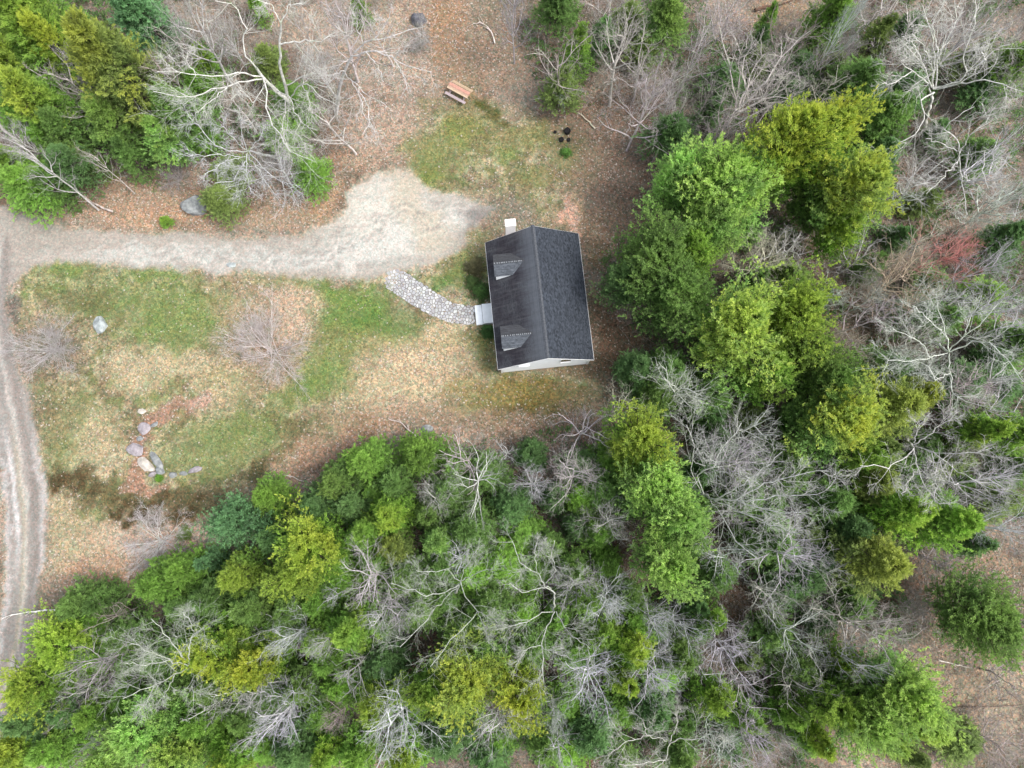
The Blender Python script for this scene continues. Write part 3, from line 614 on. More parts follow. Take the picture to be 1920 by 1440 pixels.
def children(pts, R, k, tmin, ang, rg, lenf, plen):
    """k children per branch at random places along it"""
    n, s, _ = pts.shape; t = rg.uniform(tmin, 1, (n, k)) * (s - 1); i = np.minimum(t.astype(int), s - 2); fr = (t - i)[..., None]
    ar = np.arange(n)[:, None]; P = pts[ar, i] * (1 - fr) + pts[ar, i + 1] * fr; T = unit(pts[ar, i + 1] - pts[ar, i]); RR = R[ar, i] * (1 - fr[..., 0]) + R[ar, i + 1] * fr[..., 0]
    q = rg.normal(size=(n, k, 3)); q = unit(q - (q * T).sum(-1, keepdims=True) * T); a = rg.normal(ang, .2, (n, k))[..., None]
    D = T * np.cos(a) + q * np.sin(a); L = plen[:, None] * lenf * rg.uniform(.6, 1.25, (n, k)) * (1.25 - .6 * t / (s - 1))
    return P.reshape(-1, 3), D.reshape(-1, 3), L.ravel(), RR.ravel()
def taper(r0, s, end=.25): return r0[:, None] * np.linspace(1, end, s)[None]
def twiggery(limbs, limbR, limbL, rg, dens=1.0, fine=1.0, up=.06, angs=(.85, .8, .75)):
    """three more orders of branching on given limbs; returns tube parts"""
    parts = []
    P, D, L, R = children(limbs, limbR, max(2, int(6 * dens)), .22, angs[0], rg, .50, limbL); b2 = grow(P, D, L, 5, .16, up, rg); R2 = np.clip(R * .45, .014, .036) * fine; r2 = taper(R2, 6, .3); parts.append(tubes(b2, r2, 4))
    P, D, L, R = children(b2, r2, max(2, int(6 * dens)), .15, angs[1], rg, .58, L); b3 = grow(P, D, L, 3, .15, up, rg); r3 = taper(np.clip(R * .5, .0065, .011) * fine, 4, .55); parts.append(tubes(b3, r3, 3))
    P, D, L, R = children(b3, r3, max(2, int(5 * dens)), .15, angs[2], rg, .62, L); b4 = grow(P, D, np.maximum(L, .25), 2, .15, up, rg); r4 = taper(np.full(len(P), .0048) * fine, 3, .6); parts.append(tubes(b4, r4, 3))
    return parts
_bare = {}
def bare_mesh(kind, seed):
    key = (kind, seed)
    if key in _bare: return _bare[key]
    rg = np.random.default_rng(seed * 31 + len(kind) * 7)
    if kind == 'fan':          # tall forest tree: clear stem, narrow vase of branches
        H, nl, tr, tmin, sp, L0, d, up = 13.0, 11, .15, .45, .62, 5.2, 1.0, .10
    elif kind == 'broad':      # wide heavy limbs
        H, nl, tr, tmin, sp, L0, d, up = 12.0, 8, .22, .45, 1.0, 6.0, 1.1, .03
    elif kind == 'dense':
        H, nl, tr, tmin, sp, L0, d, up = 10.5, 16, .12, .25, .75, 4.2, 1.1, .10
    elif kind == 'thin':
        H, nl, tr, tmin, sp, L0, d, up = 11.0, 9, .10, .3, .65, 3.8, .9, .12
    if kind == 'shrub':
        nl = 26; P0 = np.zeros((nl, 3)); P0[:, :2] = rg.normal(size=(nl, 2)) * .14; a = rg.uniform(0, 6.28, nl); el = rg.uniform(.25, 1.3, nl); D = np.stack([np.cos(a) * np.cos(el), np.sin(a) * np.cos(el), np.sin(el)], 1)
        L = rg.uniform(1.8, 3.4, nl); limbs = grow(P0, D, L, 6, .10, .02, rg); lr = taper(np.full(nl, .021), 7, .35); tp = [tubes(limbs, lr, 5)]
        cp = twiggery(limbs, lr, L, rg, 1.1, .74, .02, (.55, .55, .55)); res = (merge(tp), merge(cp))
    else:
        tp_ = grow(np.zeros((1, 3)) - [[0, 0, .4]], np.array([[0, 0, 1.]]), np.array([H * .86]), 12, .05, .05, rg); trR = taper(np.array([tr]), 13, .25); trR[0, 0] *= 1.4
        t = np.sort(rg.uniform(tmin, .98, nl)); ii = t * 12; i = np.minimum(ii.astype(int), 11); fr = (ii - i)[:, None]; P0 = tp_[0, i] * (1 - fr) + tp_[0, i + 1] * fr
        a = np.arange(nl) * 2.4 + rg.normal(size=nl) * .3; inc = np.clip(rg.normal(sp, .15, nl) * (1.25 - .5 * t), .2, 1.35); D = np.stack([np.cos(a) * np.sin(inc), np.sin(a) * np.sin(inc), np.cos(inc)], 1)
        L = L0 * (1.35 - .75 * t) * rg.uniform(.8, 1.15, nl); wig = .20 if kind == 'broad' else .11; limbs = grow(P0, D, L, 8, wig, up, rg); R0 = (tr * (1.1 - .75 * t)) * (.68 if kind == 'broad' else .66); lr = taper(np.maximum(R0, .05), 9, .28)
        nb = nl * 2; P, D2, L2, Rr = children(limbs, lr, 2, .2, .6, rg, .7, L); fork = grow(P, D2, L2, 7, wig, up, rg); fr_ = taper(np.maximum(Rr * .8, .038), 8, .3)
        tp = [tubes(tp_, trR, 8), tubes(limbs, lr, 6)]; cp = [tubes(fork, fr_, 5)]
        cp += twiggery(limbs, lr, L, rg, .68 * d, 1.0, .05); cp += twiggery(fork, fr_, L2, rg, .50 * d, 1.0, .05); res = (merge(tp), merge(cp))
    out = []
    for nm, (v, f) in zip(('trunk', 'crown'), res): me = mesh_np('bare_' + nm, v, f); smooth(me); out.append(me)
    v = res[1][0]; ctr = np.median(v, 0); rr = np.percentile(np.linalg.norm(v[:, :2] - ctr[:2], axis=1), 92); _bare[key] = (out, ctr, rr); return _bare[key]

_con = {}
CS = {'S': (1.5, 4.5, .8), 'M': (2.4, 7.5, 1.0), 'L': (3.6, 10.5, 1.15)}
def conifer_mesh(kind, size, seed):
    key = (kind, size, seed)
    if key in _con: return _con[key]
    R, H, tsz = CS[size]; rg = np.random.default_rng(seed * 77 + len(kind) * 3 + ord(size)); parts = []
    tp = grow(np.array([[0, 0, -.3]]), np.array([[0, 0, 1.]]), np.array([H * .97]), 10, .02, .05, rg); parts.append(tubes(tp, taper(np.array([R * .045 + .03]), 11, .15), 7))
    z0 = .06 if size == 'S' else .28
    nb = {'S': 70, 'M': 120, 'L': 190}[size]; t = rg.uniform(0, 1, nb) ** .8; t.sort(); lumps = [rg.uniform(0, 6.28) for _ in range(4)]
    az = np.arange(nb) * 2.39996 + rg.normal(size=nb) * .25
    if kind == 'pine': prof = np.sqrt(np.clip(1 - ((t - .28) / .78) ** 2, .02, 1)); mod = .96 + .24 * np.sin(2 * az + lumps[0]) + .20 * np.sin(3 * az + lumps[1] + 5 * t) + .14 * np.sin(7 * az + lumps[2]); elev = .15 + .65 * t
    elif kind == 'hem': prof = (1 - t ** 1.25) ** .75 * .95 + .06; mod = 1 + .15 * np.sin(3 * az + lumps[0]) + .12 * np.sin(5 * az + lumps[1] + 6 * t); elev = -.05 + .75 * t
    nt_ = nb // 9; t[-nt_:] = rg.uniform(.97, 1.0, nt_); elev[-nt_:] = rg.uniform(.5, 1.3, nt_); L = R * prof * mod * (rg.uniform(.58, 1.25, nb) if kind == 'pine' else rg.uniform(.68, 1.18, nb)); L[-nt_:] = R * rg.uniform(.22, .40, nt_); zz = H * (z0 + (.97 - z0) * t) - .15 * L
    P0 = np.zeros((nb, 3)); i = np.clip(zz / H * 10, 0, 9.99).astype(int); P0[:, :2] = tp[0, i, :2]; P0[:, 2] = zz
    D = np.stack([np.cos(az) * np.cos(elev), np.sin(az) * np.cos(elev), np.sin(elev)], 1); br = grow(P0, D, L, 5, .07, -.02 if kind == 'hem' else .05, rg); brR = taper(np.full(nb, .045), 6, .2); parts.append(tubes(br, brR, 4))
    # side sprays, mostly in the branch's own plane
    k = {'S': 7, 'M': 8, 'L': 9}[size]; tt = (np.arange(k) + rg.uniform(.2, .8, (nb, k))) / k * 4.2 + .75; ii = np.minimum(tt.astype(int), 4); fr = (tt - ii)[..., None]; ar = np.arange(nb)[:, None]
    P = br[ar, ii] * (1 - fr) + br[ar, ii + 1] * fr; T = unit(br[ar, ii + 1] - br[ar, ii]); side = unit(np.cross(T, np.array([0, 0, 1.]))) * np.where(np.arange(k) % 2 == 0, 1, -1)[None, :, None]
    SD = unit(T * .75 + side * rg.uniform(.4, 1.0, (nb, k, 1)) + np.array([0, 0, .18]) + rg.normal(size=(nb, k, 3)) * .12); SL = (L[:, None] * .42 * (1.2 - tt / 6.2) + .18) * rg.uniform(.7, 1.2, (nb, k))
    P = P.reshape(-1, 3); SD = SD.reshape(-1, 3); SL = SL.ravel(); sp = grow(P, SD, SL, 3, .10, .0, rg); parts2 = tubes(sp, taper(np.full(len(P), .014), 4, .3), 3)
    btint = np.repeat(rg.uniform(0, 1, nb), k)
    # tufts along sprays and on the branch ends
    m_ = 4; ts = (np.arange(m_) + 1) / m_ * 3; i2 = np.minimum(ts.astype(int), 2); f2 = (ts - i2)[None, :, None]; TP = sp[:, i2] * (1 - f2) + sp[:, i2 + 1] * f2; TD = unit(sp[:, i2 + 1] - sp[:, i2])
    TP = TP.reshape(-1, 3); TD = TD.reshape(-1, 3); tint = np.repeat(btint, m_); endf = np.tile(np.linspace(.25, 1, m_), len(sp))
    TP = np.concatenate([TP, br[:, -1], br[:, -2]]); TD = np.concatenate([TD, unit(br[:, -1] - br[:, -2]), unit(br[:, -1] - br[:, -2])]); tint = np.concatenate([tint, rg.uniform(0, 1, 2 * nb)]); endf = np.concatenate([endf, np.ones(2 * nb)])
    kb = 8; nT = len(TP); bd = unit(TD[:, None] * (1.0 if kind == 'pine' else 1.2) + rg.normal(size=(nT, kb, 3)) * (.62 if kind == 'pine' else .48) + np.array([0, 0, .30 if kind == 'pine' else .12]))
    bl = tsz * rg.uniform(.12, .25, (nT, kb)) * (1.0 if kind == 'pine' else 1.1); bw = tsz * rg.uniform(.022, .038, (nT, kb)); q = rg.normal(size=(nT, kb, 3)); q = unit(q - (q * bd).sum(-1, keepdims=True) * bd)
    if kind == 'hem': q = unit(q * [1, 1, .35]); q = unit(q - (q * bd).sum(-1, keepdims=True) * bd)
    c = TP[:, None] + rg.normal(size=(nT, kb, 3)) * .04; bl = bl[..., None]; bw = bw[..., None]
    vv = np.stack([c, c + bd * bl * .45 + q * bw, c + bd * bl, c + bd * bl * .45 - q * bw], 2).reshape(-1, 3); ff = np.arange(len(vv)).reshape(-1, 4)
    # spatial clump tint + height
    cl = fbm(TP[:, 0] * 1.1 + 9 * np.cos(TP[:, 2] * .3), TP[:, 1] * 1.1 + TP[:, 2] * .7, seed + 5, 3)
    tv = np.clip(.45 * tint + 1.1 * (cl - .5) + .30 * endf + .12 + rg.normal(size=nT) * .10, 0, 1); top = np.clip(TP[:, 2] / H * 1.0 + .9 * (fbm(TP[:, 0] * .6 + 31, TP[:, 1] * .6 + TP[:, 2] * .3, seed + 9, 2) - .5), 0, 1)
    mt = mesh_np('conifer_trunk', *parts[0]); smooth(mt); bv, bf = merge([parts[1], parts2])
    mlimb = (bv, bf); V = np.concatenate([bv, vv]); F = np.concatenate([bf, ff + len(bv)]); mc = mesh_np('conifer_crown', V, F)
    attr_f(mc, 'tint', np.concatenate([np.full(len(bv), -1.), np.repeat(tv, kb * 4)])); attr_f(mc, 'top', np.concatenate([np.zeros(len(bv)), np.repeat(top, kb * 4)]))
    attr_f(mc, 'tipness', np.concatenate([np.zeros(len(bv)), np.tile([0, .5, 1, .5], nT * kb)]))
    _con[key] = (mt, mc); return _con[key]

# ---- materials
def foliage_mat():
    m, n, b = new_mat('needle_foliage', .65, .25); oi = n.nodes.new('ShaderNodeObjectInfo')
    def A(nm): a = n.nodes.new('ShaderNodeAttribute'); a.attribute_name = nm; return a.outputs['Fac']
    t, tp, ti = A('tint'), A('top'), A('tipness')
    dark = mixc(n, 1.0, oi.outputs['Color'], (.95, .98, 1.02), 'MULTIPLY'); lite = mixc(n, 1.0, oi.outputs['Color'], (2.35, 2.20, 2.10), 'MULTIPLY')
    c = mixc(n, mrange(n, t, .15, .9, 0, 1), dark, lite)
    # yellow towards the crown top in clumps, stronger on trees with high alpha
    y = N(n, 'ShaderNodeMath', op='MULTIPLY'); n.links.new(mrange(n, tp, .48, .92, 0, 1), y.inputs[0]); n.links.new(oi.outputs['Alpha'], y.inputs[1])
    y2 = N(n, 'ShaderNodeMath', op='MULTIPLY'); n.links.new(y.outputs[0], y2.inputs[0]); n.links.new(mrange(n, t, .2, .8, .35, 1.0), y2.inputs[1])
    c = mixc(n, y2.outputs[0], c, (.60, .62, .085)); c = mixc(n, mrange(n, ti, 0, 1, 0, .25), c, (.30, .38, .12))
    bark = N(n, 'ShaderNodeMath', op='LESS_THAN', i_1=-.5); n.links.new(t, bark.inputs[0]); c = mixc(n, bark.outputs[0], c, (.12, .10, .085))
    n.links.new(c, b.inputs['Base Color']); tr = n.nodes.new('ShaderNodeBsdfTranslucent'); n.links.new(c, tr.inputs[0]); mx = n.nodes.new('ShaderNodeMixShader'); mx.inputs[0].default_value = .5
    n.links.new(b.outputs[0], mx.inputs[1]); n.links.new(tr.outputs[0], mx.inputs[2]); n.links.new(mx.outputs[0], n.nodes['Material Output'].inputs[0]); return m
M_FOL = foliage_mat()
def bark_mat(name, k=1.0):
    m, n, b = new_mat(name, .85, .2); oi = n.nodes.new('ShaderNodeObjectInfo'); co = objco(n)
    d = mixc(n, 1.0, oi.outputs['Color'], (.55, .55, .52), 'MULTIPLY'); l = mixc(n, 1.0, oi.outputs['Color'], (1.15, 1.15, 1.12), 'MULTIPLY'); c = mixc(n, mrange(n, noise(n, 3.5, 5, co, .7), .35, .62, 0, 1), d, l)
    c = mixc(n, mrange(n, noise(n, 1.3, 3, co, .6), .52, .68, 0, .55), c, (.30, .36, .22))   # lichen
    n.links.new(c, b.inputs['Base Color']); bump(n, b, noise(n, 12, 4, co), .4, .02); return m
M_BARK = bark_mat('pale_bark'); M_CBARK = simple('conifer_bark', (.13, .10, .085), .9, .3, 6)
def set_mat(me, m):
    if len(me.materials) == 0: me.materials.append(m)

rndt = random.Random(99)
def place_conifer(kind, px, py, rpx, h, col, yel, label, group=None, name='conifer_tree', cat='tree', ell=1.0):
    if h > 3.5: h = 3.5 + (h - 3.5) * (.85 if px < 420 and py < 300 else .58)
    if px > 1500: rpx *= 1.05
    zc = h * .66; x, y = ground_xy(px, py, zc); dep = y * math.sin(TILT) + (CAMH - zc) * math.cos(TILT); r = rpx * dep / FPX * 1.06
    size = 'S' if r < 1.5 else ('M' if r < 2.7 else 'L'); seed = rndt.randint(0, 3); mt, mc = conifer_mesh(kind, size, seed); set_mat(mt, M_CBARK); set_mat(mc, M_FOL)
    R, H, _ = CS[size]; root = empty(name, (x, y, 0), rndt.uniform(0, 6.28)); root.scale = (r / R, r / R * ell, h / H); tag(root, label, cat, group)
    a = link('trunk', mt, None, root); c = link('crown', mc, None, root); c.color = (*[v for v in col], yel); return root
def place_bare(kind, px, py, rpx, h, col, label, group=None, name='bare_tree', cat='tree', lean=None):
    (mt, mc), ctr, rr = bare_mesh(kind, rndt.randint(0, 4 if kind != 'shrub' else 2)); set_mat(mt, M_BARK); set_mat(mc, M_BARK)
    h0 = {'fan': 15.5, 'broad': 14, 'dense': 12.5, 'thin': 13, 'shrub': 2.6}[kind]; sz = h / h0; zc = ctr[2] * sz
    x, y = ground_xy(px, py, zc); dep = y * math.sin(TILT) + (CAMH - zc) * math.cos(TILT); r = rpx * dep / FPX; s = r / rr; rz = rndt.uniform(0, 6.28)
    cx = (ctr[0] * math.cos(rz) - ctr[1] * math.sin(rz)) * s; cy = (ctr[0] * math.sin(rz) + ctr[1] * math.cos(rz)) * s
    root = empty(name, (x - cx, y - cy, 0), rz); root.scale = (s, s, sz)
    if lean:
        lx, ly = lean; root.rotation_mode = 'XYZ'; q = Matrix.Rotation(math.atan2(1, 1) * 0 + lean[1], 4, Vector((math.cos(rad(lx) + math.pi / 2), math.sin(rad(lx) + math.pi / 2), 0))) @ Matrix.Rotation(rz, 4, 'Z')
        root.rotation_euler = q.to_euler(); root.location = (x - math.cos(rad(lx)) * math.sin(ly) * zc, y - math.sin(rad(lx)) * math.sin(ly) * zc, 0)
    tag(root, label, cat, group)
    a = link('trunk', mt, None, root); c = link('crown', mc, None, root)
    a.color = (*[min(.78, v * 1.36) for v in col[:2]], min(.78, col[2] * 1.40), 1); c.color = (*[v * .92 for v in col[:2]], col[2] * .95, 1); return root
def custom_tree(name, label, off, scale, trunk, limbs, col, seed, dens=1.0, tr=.3, lr=.13, fine=1.1, cat='tree', angs=(.85, .8, .75)):
    """trunk / limbs: lists of (px, py, z); converted to real 3-d branches standing on the ground"""
    rg = np.random.default_rng(seed)
    def cv(pl): return np.array([(*ground_xy(off[0] + p[0] * scale, off[1] + p[1] * scale, p[2]), p[2]) for p in pl])
    def res(p, n):
        d = np.r_[0, np.cumsum(np.linalg.norm(np.diff(p, axis=0), axis=1))]; t = np.linspace(0, d[-1], n); q = np.stack([np.interp(t, d, p[:, i]) for i in range(3)], 1)
        q[1:-1] += rg.normal(size=(n - 2, 3)) * .05; return q, d[-1]
    tp, cp = [], []; base = cv(trunk[0])[0]
    for i, t in enumerate(trunk):
        q, L = res(cv(t), 12); tp.append(tubes(q[None], taper(np.array([tr * .72 * (1 if i == 0 else .62)]), 12, .45), 9))
    Ls, Ps, Rs = [], [], []
    for l in limbs:
        w_ = l[0]; q, L = res(cv(l[1:]), 12); Ps.append(q); Ls.append(L); Rs.append(np.linspace(lr * w_ * .50, .018, 12))
    P = np.stack(Ps); R = np.stack(Rs); L = np.array(Ls); (tp).append(tubes(P, R, 6)); cp += twiggery(P, R, L * .8, rg, dens, fine, .02, angs)
    root = empty(name, (base[0], base[1], 0)); tag(root, label, cat)
    for nm, pr in (('trunk', tp), ('crown', cp)):
        v, f = merge(pr); me = mesh_np(nm, v - np.array([base[0], base[1], 0]), f); smooth(me); o = link(nm, me, M_BARK, root); o.color = (*col, 1)
    return root
def fallen(label, pts, r, col, seed, z=.12, tw=1.0, name='fallen_branch', cat='branch'):
    rg = np.random.default_rng(seed); p = np.array([(*ground_xy(a, b_, z), z + .1 * rg.random()) for a, b_ in pts]); d = np.r_[0, np.cumsum(np.linalg.norm(np.diff(p, axis=0), axis=1))]
    t = np.linspace(0, d[-1], 12); q = np.stack([np.interp(t, d, p[:, i]) for i in range(3)], 1); q[1:-1, :2] += rg.normal(size=(10, 2)) * .03; R = np.linspace(r, r * .35, 12)
    parts = [tubes(q[None], R[None], 6)]
    if tw:
        P, D, L, RR = children(q[None], R[None], 6, .3, .6, rg, .22 * tw, np.array([d[-1]])); D[:, 2] *= .3; b2 = grow(P, D, L, 3, .1, 0, rg); b2[:, :, 2] = np.clip(b2[:, :, 2], .04, .5); parts.append(tubes(b2, taper(RR * .5, 4, .4), 4))
    v, f = merge(parts); me = mesh_np(name, v, f); smooth(me); o = link(name, me, M_BARK); o.color = (*col, 1); tag(o, label, cat); return o
